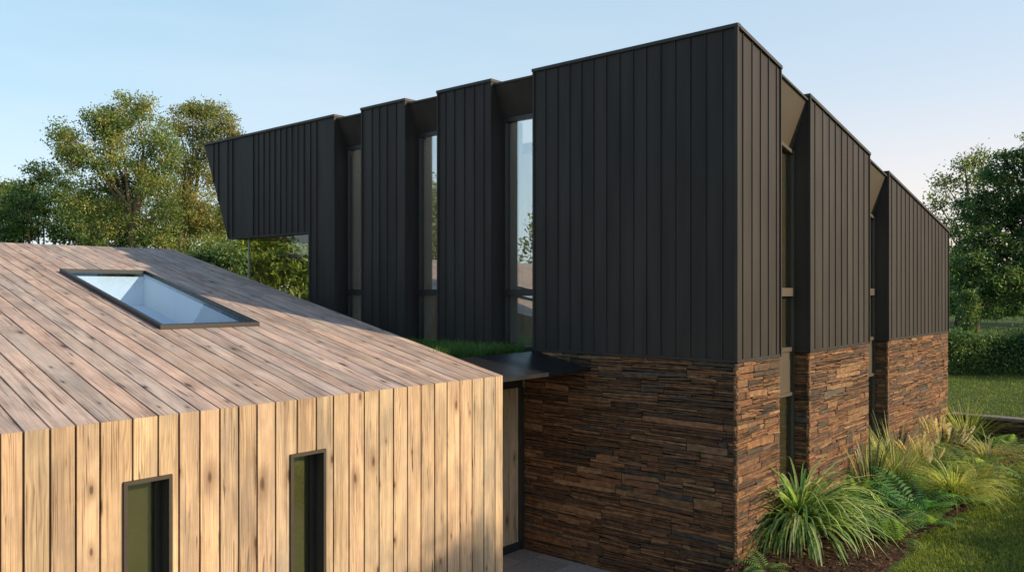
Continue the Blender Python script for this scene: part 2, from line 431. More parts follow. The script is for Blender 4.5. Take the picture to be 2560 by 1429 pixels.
# ------------------------------------------------------------------ dark house
house = empty('black_metal_house', (0, 0, 0))
tag(house, 'tall black standing seam metal house on a rust brown ledgestone base', 'house')
SL = .1925; TOP = 7.26; ZB = 3.045
def top(x): return TOP - SL * max(x, 0)
RIB_D, RIB_W, RIB_R = .022, .012, .016
def ribs_left(mb, ys_, z0f, z1f):
    for y in ys_:
        t = random.uniform(.9, 1.1)
        mb.box(-RIB_D, -.0005, y - RIB_W / 2, y + RIB_W / 2, z0f(y), z1f(y), col=(t, t, t))
def ribs_right(mb, xs_):
    for x in xs_:
        z1 = top(x) - .03
        mb.hexa([(x - RIB_W / 2, -RIB_R, ZB + .02), (x + RIB_W / 2, -RIB_R, ZB + .02), (x + RIB_W / 2, -.0005, ZB + .02), (x - RIB_W / 2, -.0005, ZB + .02),
                 (x - RIB_W / 2, -RIB_R, z1), (x + RIB_W / 2, -RIB_R, z1), (x + RIB_W / 2, -.0005, z1), (x - RIB_W / 2, -.0005, z1)])
def pans_left(mb, edges, z0f, z1f):
    # sheet between two seams, each with a hint of tone of its own
    for a, b in zip(edges[:-1], edges[1:]):
        t = random.uniform(.9, 1.1); d = random.uniform(.0, .002)
        mb.face([(-.002 - d, b, z0f(b)), (-.002 - d, a, z0f(a)), (-.002 - d, a, z1f(a)), (-.002 - d, b, z1f(b))], col=(t, t, t))
def pans_right(mb, edges):
    for a, b in zip(edges[:-1], edges[1:]):
        t = random.uniform(.9, 1.1); d = random.uniform(.0, .002)
        mb.face([(a, -.002 - d, ZB + .01), (b, -.002 - d, ZB + .01), (b, -.002 - d, top(b) - .02), (a, -.002 - d, top(a) - .02)], col=(t, t, t))
def spread(a, b, step, first=None):
    n = max(1, round((b - a) / step)); return [a + (b - a) * i / n for i in range(n + 1)]
zlo = lambda y: ZB + .02
zhi = lambda y: TOP - .03
def coping_y(y0, y1, x1, parent):
    m = MB(); m.box(-.035, x1, y0 - .012, y1 + .012, TOP - .032, TOP + .012); m.build('coping', M_cap, parent, .004)
def coping_x(m, x0, x1, yb):
    m.hexa([(x0, -.035, top(x0) - .032), (x1, -.035, top(x1) - .032), (x1, yb, top(x1) - .032), (x0, yb, top(x0) - .032),
            (x0, -.035, top(x0) + .012), (x1, -.035, top(x1) + .012), (x1, yb, top(x1) + .012), (x0, yb, top(x0) + .012)])
# corner column, wraps both faces
X1 = 1.334; Y1 = 3.274
m = MB()
m.hexa([(0, 0, ZB), (X1, 0, ZB), (X1, Y1, ZB), (0, Y1, ZB), (0, 0, TOP - .03), (X1, 0, top(X1) - .03), (X1, Y1, top(X1) - .03), (0, Y1, TOP - .03)])
le = [0, .19, .42, .64, .86, 1.08, 1.30, 1.51, 1.73, 1.95, 2.17, 2.38, 2.59, 2.81, 3.04, Y1]
pans_left(m, le, zlo, zhi); ribs_left(m, le[1:-1], zlo, zhi)
re_ = [0, .169, .437, .691, .942, 1.201, X1]
pans_right(m, re_); ribs_right(m, re_[1:-1])
m.box(-.03, .012, -.03, .012, ZB, TOP - .033)     # corner trim
m.box(-.018, -.003, .012, Y1, ZB - .012, ZB + .03); m.box(.012, X1, -.018, -.003, ZB - .012, ZB + .03)
m.box(-.026, -.002, Y1 - .03, Y1 + .002, ZB, TOP - .033); m.box(X1 - .025, X1 + .002, -.026, -.002, ZB, top(X1) - .033)
c1 = m.build('cladding_panel', M_metal, house)
m = MB()
coping_x(m, .05, X1 + .012, .3); m.box(-.035, .05, -.035, Y1 + .012, TOP - .032, TOP + .012)
m.build('coping', M_cap, c1, .004)
DEP = .29
for a, b, ss in ((4.12, 5.337, [4.29, 4.5, 4.72, 4.94, 5.15]), (6.13, 7.324, [6.38, 6.62, 6.83, 7.03])):
    m = MB(); m.box(0, DEP + .15, a, b, 2.9, TOP - .03)
    e = [a] + ss + [b]; pans_left(m, e, zlo, zhi); ribs_left(m, ss, zlo, zhi)
    m.box(-.026, -.002, a - .002, a + .03, ZB, TOP - .033); m.box(-.026, -.002, b - .03, b + .002, ZB, TOP - .033)
    c = m.build('cladding_panel', M_metal, house); coping_y(a, b, .3, c)
# cantilevered column with slanted end
ya, yb, ybot, ysof, zsof = 8.117, 12.939, 11.917, 8.94, 5.07
slant = lambda z: ybot + (z - zsof) / (TOP - zsof) * (yb - ybot)
m = MB()
poly = [(ya, 2.7), (ya, TOP - .03), (slant(TOP - .03), TOP - .03), (ybot, zsof), (ysof, zsof), (ysof, 2.7)]
m.face([(0, q[0], q[1]) for q in poly]); m.face([(.35, q[0], q[1]) for q in poly][::-1])
for i in range(len(poly)):
    a, b = poly[i], poly[(i + 1) % len(poly)]
    m.face([(0, b[0], b[1]), (0, a[0], a[1]), (.35, a[0], a[1]), (.35, b[0], b[1])])
def zl4(y):
    if y < ysof - .001: return 2.75
    if y <= ybot: return zsof + .02
    return zsof + (y - ybot) / (yb - ybot) * (TOP - zsof) + .01
s4 = [8.69, 8.89, 9.1, 9.31, 9.51, 9.71, 9.91, 10.11, 10.31, 10.51, 10.72, 10.9, 11.72, 11.91, 12.31, 12.51]
ribs_left(m, s4, zl4, zhi)
m.box(-.026, -.002, ya - .002, ya + .03, 2.75, TOP - .033)
m.box(-.02, -.002, ysof, ybot, zsof - .01, zsof + .03)
m.box(-.02, -.002, ysof - .03, ysof, 2.75, zsof + .03)
c4 = m.build('cladding_panel', M_metal, house)
m = MB(); m.box(-.035, .35, ya - .012, yb + .02, TOP - .032, TOP + .012); m.build('coping', M_cap, c4, .004)
# upper volume behind the slanted end and the roof
m = MB()
A = [(.36, 8.5, zsof), (.36, 8.5, top(.36) - .15), (.36, slant(top(.36) - .15), top(.36) - .15), (.36, ybot, zsof)]
B = [(10.38, 8.5, zsof), (10.38, 8.5, top(10.38) - .02), (10.38, slant(top(10.38) - .02), top(10.38) - .02), (10.38, ybot, zsof)]
m.prism(A, B)
m.build('rear_wall', M_metal, house)
m = MB()
def roof_piece(xa_, xb_, ya_, yb_):
    m.hexa([(xa_, ya_, top(xa_) - .3), (xb_, ya_, top(xb_) - .3), (xb_, yb_, top(xb_) - .3), (xa_, yb_, top(xa_) - .3),
            (xa_, ya_, top(xa_) - .09), (xb_, ya_, top(xb_) - .09), (xb_, yb_, top(xb_) - .09), (xa_, yb_, top(xa_) - .09)])
roof_piece(2.2, 10.3, .31, 8.6); roof_piece(1.3, 2.199, .31, 3.3)
m.build('roof', M_cap, house)
m = MB(); m.hexa([(.46, 3.31, top(.46) - .16), (2.19, 3.31, top(2.19) - .16), (2.19, 8.45, top(2.19) - .16), (.46, 8.45, top(.46) - .16),
                  (.46, 3.31, top(.46) - .14), (2.19, 3.31, top(2.19) - .14), (2.19, 8.45, top(2.19) - .14), (.46, 8.45, top(.46) - .14)])
m.build('added_rooflight', M_opal, house)  # unseen panel added so daylight brightens the rooms behind the left windows
m = MB(); m.box(10.1, 10.385, .31, 8.45, 0, top(10.39) - .04); m.build('end_wall', M_metal, house)
m = MB(); m.box(.46, 10.05, .36, 8.45, 2.85, 3.0); m.build('upper_floor', M_white, house)
m = MB(); m.box(2.2, 2.3, 3.3, 8.45, 3.0, 6.5); m.box(1.4, 2.2, 3.29, 3.36, 3.0, 6.7); m.build('inner_wall', M_beige, house)
# right face columns
for a, b in ((2.369, 5.061), (6.1, 10.391)):
    m = MB()
    m.hexa([(a, 0, ZB), (b, 0, ZB), (b, .3, ZB), (a, .3, ZB), (a, 0, top(a) - .03), (b, 0, top(b) - .03), (b, .3, top(b) - .03), (a, .3, top(a) - .03)])
    e = spread(a, b, .262)
    e[1] -= .05
    pans_right(m, e); ribs_right(m, e[1:-1])
    m.box(a - .018, a - .002, .0, .26, ZB - .012, ZB + .03); m.box(a, b, -.018, -.003, ZB - .012, ZB + .03)
    m.box(a - .012, a + .022, -.03, .012, ZB, top(a) - .033); m.box(b - .025, b + .002, -.026, -.002, ZB, top(b) - .033)
    c = m.build('cladding_panel', M_metal, house)
    m = MB(); coping_x(m, a - .03, b + .012, .3); m.build('coping', M_cap, c, .004)
# left notches: sloped spandrel and tall window
def win_left(a, b, n):
    m = MB()
    zt, zb_ = TOP - .085, 6.69
    m.prism([(.05, a, zt), (.05, b, zt), (DEP, b, zb_), (DEP, a, zb_)][::-1], [(DEP + .12, a, zt), (DEP + .12, b, zt), (DEP + .12, b, zb_), (DEP + .12, a, zb_)][::-1])
    s = m.build('spandrel', M_metal, house)
    m = MB(); m.box(.03, .3, a, b, zt, zt + .03); m.build('flashing', M_cap, s)
    f = MB()
    x0, x1 = DEP - .03, DEP + .05
    f.box(x0, x1, b - .055, b, 3.0, 6.69); f.box(x0, x1, a, a + .05, 3.0, 6.69)
    f.box(x0, x1, a + .05, b - .055, 6.62, 6.69); f.box(x0, x1, a + .05, b - .055, 3.0, 3.07)
    wf = f.build('window', M_frame, house, .003)
    f = MB(); f.box(x0 - .01, x1, a + .05, b - .055, 3.86, 3.965); f.build('transom', M_frame, wf, .003)
    f = MB(); f.box(DEP + .005, DEP + .02, a + .05, b - .055, 3.965, 6.62); f.build('pane', M_glass, wf)
    f = MB(); f.box(DEP + .005, DEP + .02, a + .05, b - .055, 3.07, 3.86); f.build('pane', M_glass, wf)
    f = MB(); f.box(DEP + .15, DEP + .42, b - .03, b + .12, 3.0, 6.69); f.build('jamb_lining', M_white, wf)
    # folded curtain beside the jamb
    f = MB(); k = 10; cw = (b - a) * (.34 if n != 0 else .28)
    yy = [b - .058 - cw * i / k for i in range(k + 1)]
    for i in range(k):
        xa, xb = DEP + .075 + .03 * (i % 2), DEP + .075 + .03 * ((i + 1) % 2)
        f.face([(xa, yy[i], 3.05), (xb, yy[i + 1], 3.05), (xb, yy[i + 1], 6.6), (xa, yy[i], 6.6)])
    f.build('curtain', M_curtain, wf)
    if n == 0:
        f = MB(); f.box(DEP + .13, DEP + .14, a + .02, b - .05, 3.0, 3.9); f.build('low_screen', M_beige, wf)
for n, (a, b) in enumerate(((Y1, 4.12), (5.337, 6.13), (7.324, 8.117))):
    win_left(a, b, n)
# right notches
def win_right(a, b):
    D = .26
    m = MB()
    zt = lambda x: top(x) - .09
    zb_ = lambda x: top(x) - .80
    m.prism([(a, .03, zt(a)), (a, D, zb_(a)), (b, D, zb_(b)), (b, .03, zt(b))], [(a, D + .1, zt(a)), (a, D + .1, zb_(a)), (b, D + .1, zb_(b)), (b, D + .1, zt(b))])
    s = m.build('spandrel', M_brown, house)
    m = MB(); m.hexa([(a, .0, zt(a)), (b, .0, zt(b)), (b, .3, zt(b)), (a, .3, zt(a)), (a, .0, zt(a) + .03), (b, .0, zt(b) + .03), (b, .3, zt(b) + .03), (a, .3, zt(a) + .03)])
    m.build('flashing', M_cap, s)
    f = MB(); y0, y1 = D - .05, D + .04; zh = zb_(b)
    f.box(b - .05, b, y0, y1, .3, zh); f.box(a, a + .05, y0, y1, .3, zh)
    f.hexa([(a + .05, y0, zb_(a) - .05), (b - .05, y0, zb_(b) - .05), (b - .05, y1, zb_(b) - .05), (a + .05, y1, zb_(a) - .05),
            (a + .05, y0, zb_(a)), (b - .05, y0, zb_(b)), (b - .05, y1, zb_(b)), (a + .05, y1, zb_(a))])
    f.box(a + .05, b - .05, y0, y1, 3.05, 3.11); f.box(a + .05, b - .05, y0, y1, 2.40, 2.45); f.box(a + .05, b - .05, y0, y1, 1.06, 1.11)
    wf = f.build('window', M_brown, house, .003)
    f = MB(); f.box(a + .05, b - .05, y0 - .015, y1, 3.86, 3.98); f.build('transom', M_brown, wf, .003)
    for z0, z1 in ((3.98, zb_(b) - .05), (3.11, 3.86), (1.11, 2.40)):
        f = MB(); f.box(a + .05, b - .05, D - .01, D + .005, z0, z1); f.build('pane', M_wglass, wf)
    f = MB(); f.box(a + .05, b - .05, D + .03, D + .039, 1.11, zb_(b) - .06); f.build('blind', M_oblind, wf)
    f = MB(); f.box(a + .05, b - .05, D - .02, D + .03, 2.45, 3.05); f.build('infill_panel', M_brown, wf)
    f = MB(); f.box(a + .05, b - .05, D - .02, D + .03, .3, 1.06); f.build('infill_panel', M_brown, wf)
win_right(X1, 2.369); win_right(5.061, 6.1)

# corner glazing under the cantilever
f = MB()
f.box(.055, .09, 11.18, 11.215, 2.8, zsof)
gl = f.build('corner_window', M_post, house)
f = MB(); f.box(.05, .09, ysof + .001, ysof + .03, 2.8, zsof - .001); f.build('side_frame', M_frame, gl)
f = MB(); f.box(.065, .08, ysof + .03, 11.17, 2.8, zsof - .0015); f.build('pane', M_mirror, gl)
f = MB(); f.box(.11, 5.0, 11.195, 11.21, 2.8, zsof - .0015); f.build('pane', M_mirror, gl)
f = MB(); f.box(.1, 9.5, 8.46, 11.16, 2.6, 2.75); f.build('floor', M_beige, gl)

# ledgestone
PAL = [((.20, .105, .052), 4), ((.15, .083, .047), 4), ((.10, .064, .042), 4), ((.225, .14, .076), 3), ((.075, .058, .042), 2.2), ((.075, .07, .06), .6), ((.175, .092, .046), 2.0)]
pw = np.array([q[1] for q in PAL]); pw = pw / pw.sum()
def stone_face(mb, org, ud, nd, W, z0, z1, seed, dark=1.0):
    rs = np.random.default_rng(seed); o = np.array(org, float); ud = np.array(ud, float); nd = np.array(nd, float); up = np.array((0, 0, 1.0))
    z = z0
    while z < z1 - .01:
        H = min(rs.choice([.07, .09, .12, .15, .17], p=[.15, .25, .28, .2, .12]), z1 - z)
        if z1 - z - H < .035: H = z1 - z
        u = -rs.uniform(0, .3)
        while u < W:
            L = rs.uniform(.35, 1.2)
            k = max(1, int(round(H / rs.choice([.024, .032, .046, .07]))))
            hs = rs.uniform(.6, 1.4, k); hs = hs / hs.sum() * H; zz = z
            for h in hs:
                u0 = u
                while u0 < u + L - .01:
                    l2 = u + L - u0 if rs.random() < .6 else min(u + L - u0, rs.uniform(.18, .55))
                    if u + L - u0 - l2 < .1: l2 = u + L - u0
                    a, b = max(u0, 0), min(u0 + l2, W)
                    if b - a > .012: stone(mb, rs, o, ud, nd, up, a, b, zz, zz + h, W, dark)
                    u0 += l2
                zz += h
            u += L
        z += H
def stone(mb, rs, o, ud, nd, up, a, b, z0, z1, W, dark):
    g_ = .0034; p = rs.uniform(.0, .013) + (.006 if rs.random() < .12 else 0)
    a2, b2 = (a + g_ if a > 0 else a), (b - g_ if b < W else b)
    n = max(1, int((b - a) / .16)); jit = min(.010, (z1 - z0) * .16)
    us = np.linspace(a2, b2, n + 1)
    tl = rs.normal(0, .006) * min(1.6, b - a + .4); zt = z1 - g_ * .6 + rs.uniform(-jit, jit, n + 1) * .6 + tl * np.linspace(-1, 1, n + 1)
    zb_ = z0 + g_ * .6 + rs.uniform(-jit, jit, n + 1) * .6 + tl * np.linspace(-1, 1, n + 1)
    zt = np.maximum(zt, zb_ + .012)
    pp = p + rs.uniform(-.005, .005, n + 1); pq = p + rs.uniform(-.008, .004, n + 1)
    ch = min(.007, (z1 - z0) * .2)
    c = np.array(PAL[rs.choice(len(PAL), p=pw)][0]) * rs.uniform(.72, 1.25) * dark; c = tuple(c)
    P = lambda u, z, d: tuple(o + ud * u + up * z + nd * d)
    for i in range(n):
        u0, u1 = us[i], us[i + 1]
        ua = u0 + (ch if i == 0 else 0); ub = u1 - (ch if i == n - 1 else 0)
        mb.face([P(ua, zb_[i] + ch, pq[i]), P(ub, zb_[i + 1] + ch, pq[i + 1]), P(ub, zt[i + 1] - ch, pp[i + 1]), P(ua, zt[i] - ch, pp[i])], col=c)
        mb.face([P(u0, zt[i], pp[i] - .009), P(ua, zt[i] - ch, pp[i]), P(ub, zt[i + 1] - ch, pp[i + 1]), P(u1, zt[i + 1], pp[i + 1] - .009)], col=c)
        mb.face([P(ua, zb_[i] + ch, pq[i]), P(u0, zb_[i], pq[i] - .009), P(u1, zb_[i + 1], pq[i + 1] - .009), P(ub, zb_[i + 1] + ch, pq[i + 1])], col=c)
        mb.face([P(u0, zt[i], pp[i] - .009), P(u1, zt[i + 1], pp[i + 1] - .009), P(u1, zt[i + 1], -.03), P(u0, zt[i], -.03)], col=c)
        mb.face([P(u1, zb_[i + 1], pq[i + 1] - .009), P(u0, zb_[i], pq[i] - .009), P(u0, zb_[i], -.03), P(u1, zb_[i + 1], -.03)], col=c)
    mb.face([P(us[0] + ch, zb_[0] + ch, pq[0]), P(us[0] + ch, zt[0] - ch, pp[0]), P(us[0], zt[0], pp[0] - .009), P(us[0], zb_[0], pq[0] - .009)], col=c)
    mb.face([P(us[0], zb_[0], pq[0] - .009), P(us[0], zt[0], pp[0] - .009), P(us[0], zt[0], -.03), P(us[0], zb_[0], -.03)], col=c)
    mb.face([P(us[-1] - ch, zt[-1] - ch, pp[-1]), P(us[-1] - ch, zb_[-1] + ch, pq[-1]), P(us[-1], zb_[-1], pq[-1] - .009), P(us[-1], zt[-1], pp[-1] - .009)], col=c)
    mb.face([P(us[-1], zt[-1], pp[-1] - .009), P(us[-1], zb_[-1], pq[-1] - .009), P(us[-1], zb_[-1], -.03), P(us[-1], zt[-1], -.03)], col=c)
ZS = ZB - .015
def plinth(faces, cores, seed):
    m = MB()
    for k, (o, ud, nd, W, z0) in enumerate(faces): stone_face(m, o, ud, nd, W, z0, ZS, seed + k)
    s = m.build('stone_plinth', M_stone, house)
    m = MB()
    for c in cores: m.box(*c)
    m.build('mortar_core', M_mortar, s)
S0 = .006   # stone faces sit on average flush with the metal above
plinth([((S0, 3.47, 0), (0, -1, 0), (-1, 0, 0), 3.47 + .012, .0), ((-.012, S0, 0), (1, 0, 0), (0, -1, 0), X1 + .012, .3),
        ((X1 - S0, .012, 0), (0, 1, 0), (1, 0, 0), .25, .3)],
       [(.03, .4, .42, 3.45, -.1, ZS - .01), (.03, X1 - .03, .03, .42, -.1, ZS - .01)], 11)
plinth([((2.369 + S0, .26, 0), (0, -1, 0), (-1, 0, 0), .272, .3), ((2.357, S0, 0), (1, 0, 0), (0, -1, 0), 5.061 - 2.357, .3)],
       [(2.369 + .03, 5.03, .03, .33, -.1, ZS - .01)], 31)
plinth([((6.1 + S0, .26, 0), (0, -1, 0), (-1, 0, 0), .272, .3), ((6.088, S0, 0), (1, 0, 0), (0, -1, 0), 10.391 - 6.088, .3),
        ((10.391 - S0, .012, 0), (0, 1, 0), (1, 0, 0), 1.2, .3)],
       [(6.1 + .03, 10.36, .03, 1.2, -.1, ZS - .01)], 51)

# entrance canopy, recessed timber wall and planted link roof
m = MB()
xl = -2.05
m.hexa([(xl, 2.236, 2.80), (.0, 2.236, 2.80), (.0, 3.22, 2.92), (xl, 3.22, 2.92), (xl, 2.236, 2.838), (.0, 2.236, 2.838), (.0, 3.22, 3.032), (xl, 3.22, 3.032)])
m.box(xl, -.0, 2.222, 2.236, 2.795, 2.848)
m.build('entrance_canopy', M_canopy, house, .004)
m = MB(); x = -2.0; k = 0
while x < -.1:
    x1 = min(x + .155, -.09)
    t = random.uniform(.8, 1.1); uo = random.uniform(0, 50)
    m.box(x + .003, x1 - .003, 3.50 + random.uniform(0, .002), 3.53, .14, 2.47, uvf=lambda q: (q[2] + uo, q[0] + uo), col=(t, .2, random.random())); x = x1
m.build('timber_panel', M_front, house)
m = MB(); m.box(-2.0, -.03, 3.535, 3.6, 0, 2.93); m.box(-2.0, -.03, 3.46, 3.535, 2.48, 2.93); m.box(-.085, -.028, 3.44, 3.53, .03, 2.48); m.box(-2.0, -.086, 3.47, 3.53, .03, .135)
m.build('entrance_frame', M_frame, house)
m = MB(); m.box(-2.2, -.01, 3.24, 8.3, 2.80, 2.955); m.build('link_roof', M_mortar, house)

# gravel strip and meadow grass on the link roof
V, F, K = chips(1500, (-1.95, -.05), (3.23, 3.75), lambda x, y: 2.962, .017, [(.10, .10, .105), (.15, .15, .15), (.06, .06, .065)])
tag(np_mesh('roof_gravel', V, F, M_chip, col=np.array(K)), 'grey gravel strip along the front edge of the planted roof', 'gravel', kind='stuff')

def blades(x, y, z, hmin, hmax, wd, cols, lean=.35, tip=1.35):
    n = len(x); h = rng.uniform(hmin, hmax, n); a = rng.uniform(0, 2 * np.pi, n)
    b = a + rng.uniform(-.6, .6, n) + np.pi / 2; ln = rng.uniform(0, lean, n) * h + rng.uniform(0, lean, n) ** 2 * h
    dx, dy = np.cos(b), np.sin(b); wx, wy = np.cos(a) * wd, np.sin(a) * wd
    base = np.stack([x, y, z], 1); s = np.stack([wx, wy, 0 * x], 1)
    mid = base + np.stack([dx * ln * .35, dy * ln * .35, h * .55], 1)
    tp = base + np.stack([dx * ln * 1.15, dy * ln * 1.15, h * (1 - .3 * ln / h)], 1)
    V = np.stack([base - s, base + s, mid + s * .8, mid - s * .8, tp + s * .12, tp - s * .12], 1).reshape(-1, 3)
    i = np.arange(n)[:, None] * 6
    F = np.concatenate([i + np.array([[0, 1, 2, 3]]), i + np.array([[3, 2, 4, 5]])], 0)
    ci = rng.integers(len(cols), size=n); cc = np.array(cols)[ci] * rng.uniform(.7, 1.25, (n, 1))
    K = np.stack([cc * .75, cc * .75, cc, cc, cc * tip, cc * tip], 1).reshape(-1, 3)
    return V, F, K
n = 11000
x = rng.uniform(-1.95, -.03, n); y = 3.42 + rng.uniform(0, 1, n) ** 1.2 * 4.6
y += .12 * np.sin(x * 7)
V, F, K = blades(x, y, np.full(n, 2.95), .12, .26, .005, [(.07, .155, .035), (.09, .19, .042), (.11, .20, .055), (.055, .12, .03)], .5)
tag(np_mesh('roof_meadow_grass', V, F, M_grass, col=K), 'long green grass growing on the planted roof beside the black house', 'grass', kind='stuff')

# ------------------------------------------------------------------ timber house
cab = empty('timber_house', (-4.7, 5.0, 0))
tag(cab, 'low timber boarded house with sloping board roof and flush skylight', 'house')
def cb(mb, name, mat, parent=None, bevel=0):
    """build in world coordinates, then hang under the house"""
    par = parent or cab
    o = mb.build(name, mat, par, bevel)
    o.matrix_parent_inverse.identity()
    base = Vector((-4.7, 5.0, 0)) if parent is None else Vector((0, 0, 0))
    if parent is None: o.location = -base
    return o
YW, ZE, RS, VX = 2.178, 2.885, .1918, .0862
YR = 12.28
seams = [-7.52, -7.363, -7.177, -6.99, -6.805, -6.546, -6.33, -6.147, -5.957, -5.766, -5.58, -5.391, -5.194, -4.954, -4.73, -4.522, -4.326, -4.128, -3.929, -3.728, -3.526, -3.323, -3.113, -2.915, -2.704, -2.496, -2.289, -2.085, -1.944]
while seams[0] > -11: seams.insert(0, seams[0] - random.uniform(.17, .21))
WIN = [(-6.628, -6.215, 2.377), (-5.04, -4.625, 2.365)]
T = .028; GAP = .0088
m = MB()
bt = {}
for i, (a, b) in enumerate(zip(seams[:-1], seams[1:])):
    t = random.uniform(.84, 1.12); gr = max(0, random.gauss(.30, .22)) + max(0, (a + 4.0) * .13) ; rd = random.random(); uo = random.uniform(0, 90); vo = random.uniform(0, 9)
    bt[i] = (t, rd)
    d = random.uniform(0, .003)
    a2, b2 = a + GAP, b - GAP if i < len(seams) - 2 else b
    uvf = lambda q: (q[2] + uo, q[0] + vo)
    spans = [(a2, b2, -.05, None)]
    for (w0, w1, wh) in WIN:
        new = []
        for (p, q, z0, z1) in spans:
            if q <= w0 or p >= w1 or z1 is not None: new.append((p, q, z0, z1)); continue
            new.append((p, q, wh, None))
            if p < w0 - .004: new.append((p, w0, z0, wh))
            if q > w1 + .004: new.append((w1, q, z0, wh))
        spans = new
    for (p, q, z0, z1) in spans:
        ztf = ZE - .001 if z1 is None else z1
        ztb = ZE - T - .001 if z1 is None else z1
        m.hexa([(p, YW + d, z0), (q, YW + d, z0), (q, YW + T, z0), (p, YW + T, z0), (p, YW + d, ztf), (q, YW + d, ztf), (q, YW + T, ztb), (p, YW + T, ztb)], uvf, (t, min(gr, 1), rd))
fw = cb(m, 'front_wall', M_front, None, .0012)
m = MB()
xa, xb = seams[0], seams[-1] - .03
edges = [xa, WIN[0][0], WIN[0][1], WIN[1][0], WIN[1][1], xb]
for k in range(5):
    z0 = 2.385 if k in (1, 3) else -.05
    m.box(edges[k], edges[k + 1], YW + T + .002, YW + .25, z0, ZE - T - .03)
cb(m, 'wall_core', M_gap, fw)
# roof boards
SX0, SX1, SY0, SY1 = -5.085, -3.715, 5.2, 9.2
def rp(xe, y, dz=0): return (xe + VX * (y - YW), y, ZE + RS * (y - YW) + dz)
m = MB()
for i, (a, b) in enumerate(zip(seams[:-1], seams[1:])):
    gr = min(1, max(0, random.gauss(.35, .22))); vo = random.uniform(0, 9)
    a2, b2 = a + GAP, b - GAP if i < len(seams) - 2 else b
    cuts = [YW]
    yc = YW + random.uniform(2.6, 6.5)
    while yc < YR - 1.2: cuts.append(yc); yc += random.uniform(3, 5)
    cuts.append(YR)
    for j, (y0, y1) in enumerate(zip(cuts[:-1], cuts[1:])):
        t = random.uniform(.86, 1.12); rd = random.random(); uo = random.uniform(0, 90); dz = random.uniform(-.003, 0) - .001
        y0 = y0 + (.002 if j else 0); y1 = y1 - .002
        uvf = lambda q: (q[1] + uo, q[0] - VX * (q[1] - YW) + vo)
        pcs = [(a2, b2, y0, y1)]
        if b2 > SX0 and a2 < SX1 and y1 > SY0 and y0 < SY1:
            pcs = []
            if y0 < SY0: pcs.append((a2, b2, y0, SY0))
            if y1 > SY1: pcs.append((a2, b2, SY1, y1))
            ym0, ym1 = max(y0, SY0), min(y1, SY1)
            if a2 < SX0 - .004: pcs.append((a2, SX0, ym0, ym1))
            if b2 > SX1 + .004: pcs.append((SX1, b2, ym0, ym1))
        for (p, q, e0, e1) in pcs:
            mt = T if e0 <= YW + .001 else 0
            B0 = lambda xe, y, add: (xe + VX * (y - YW), y + add, ZE + RS * (y + add - YW) - T)
            m.hexa([B0(p, e0, mt), B0(q, e0, mt), B0(q, e1, 0), B0(p, e1, 0), rp(p, e0, dz), rp(q, e0, dz), rp(q, e1, dz), rp(p, e1, dz)], uvf, (t, gr, rd))
rf = cb(m, 'roof', M_roofw, None, .0018)
m = MB()
def slab(p, q, y0, y1):
    A0 = lambda xe, y, d: (xe + VX * (y - YW), y, ZE + RS * (y - YW) - d)
    m.hexa([A0(p, y0, .16), A0(q, y0, .16), A0(q, y1, .16), A0(p, y1, .16), A0(p, y0, T + .003), A0(q, y0, T + .003), A0(q, y1, T + .003), A0(p, y1, T + .003)])
xb = seams[-1] - .04
slab(xa, xb, YW + .06, SY0); slab(xa, xb, SY1, YR - .03); slab(xa, SX0, SY0, SY1); slab(SX1, xb, SY0, SY1)
cb(m, 'roof_deck', M_gap, rf)
# skylight
m = MB()
def ring(p, q, y0, y1, lo, hi):
    m.hexa([rp(p, y0, lo), rp(q, y0, lo), rp(q, y1, lo), rp(p, y1, lo), rp(p, y0, hi), rp(q, y0, hi), rp(q, y1, hi), rp(p, y1, hi)])
FWD = .052
ring(SX0 + .002, SX0 + FWD, SY0 + .002, SY1 - .002, -.05, .055); ring(SX1 - FWD, SX1 - .002, SY0 + .002, SY1 - .002, -.05, .055)
ring(SX0 + FWD, SX1 - FWD, SY0 + .002, SY0 + FWD, -.05, .055); ring(SX0 + FWD, SX1 - FWD, SY1 - FWD, SY1 - .002, -.05, .055)
sk = cb(m, 'skylight', M_curb, None, .004)
m = MB(); ring(SX0 + FWD, SX1 - FWD, SY0 + FWD, SY1 - FWD, .018, .03); cb(m, 'pane', M_sky, sk)
m = MB(); LD = .52
p, q, y0, y1 = SX0 + FWD, SX1 - FWD, SY0 + FWD, SY1 - FWD
for (A_, B_) in (((p, y0), (p, y1)), ((q, y1), (q, y0)), ((p, y1), (q, y1)), ((q, y0), (p, y0))):
    P0, P1 = rp(*A_), rp(*B_)
    m.face([(P0[0], P0[1], P0[2] - LD), (P1[0], P1[1], P1[2] - LD), P1, P0])
m.face([rp(p, y0, -LD), rp(q, y0, -LD), rp(q, y1, -LD), rp(p, y1, -LD)])
cb(m, 'light_well', M_well, sk)
# side, rear and far walls
m = MB(); y = YW + T + .004; k = 0
while y < YR - .02:
    y1 = min(y + random.uniform(.18, .22), YR)
    t = random.uniform(.8, 1.1); rd = random.random(); uo = random.uniform(0, 90)
    uvf = lambda q: (q[2] + uo, q[1] + uo)
    xx = lambda yy: seams[-1] + VX * (yy - YW)
    zt = lambda yy: ZE + RS * (yy - YW) - T - .003
    ya_, yb_ = y + .004, y1 - .004
    m.hexa([(xx(ya_) - .028, ya_, -.05), (xx(ya_), ya_, -.05), (xx(yb_), yb_, -.05), (xx(yb_) - .028, yb_, -.05), (xx(ya_) - .028, ya_, zt(ya_)), (xx(ya_), ya_, zt(ya_)), (xx(yb_), yb_, zt(yb_)), (xx(yb_) - .028, yb_, zt(yb_))], uvf, (t, .3, rd))
    y = y1
cb(m, 'side_wall', M_front)
m = MB(); zr = ZE + RS * (YR - YW) - T - .004
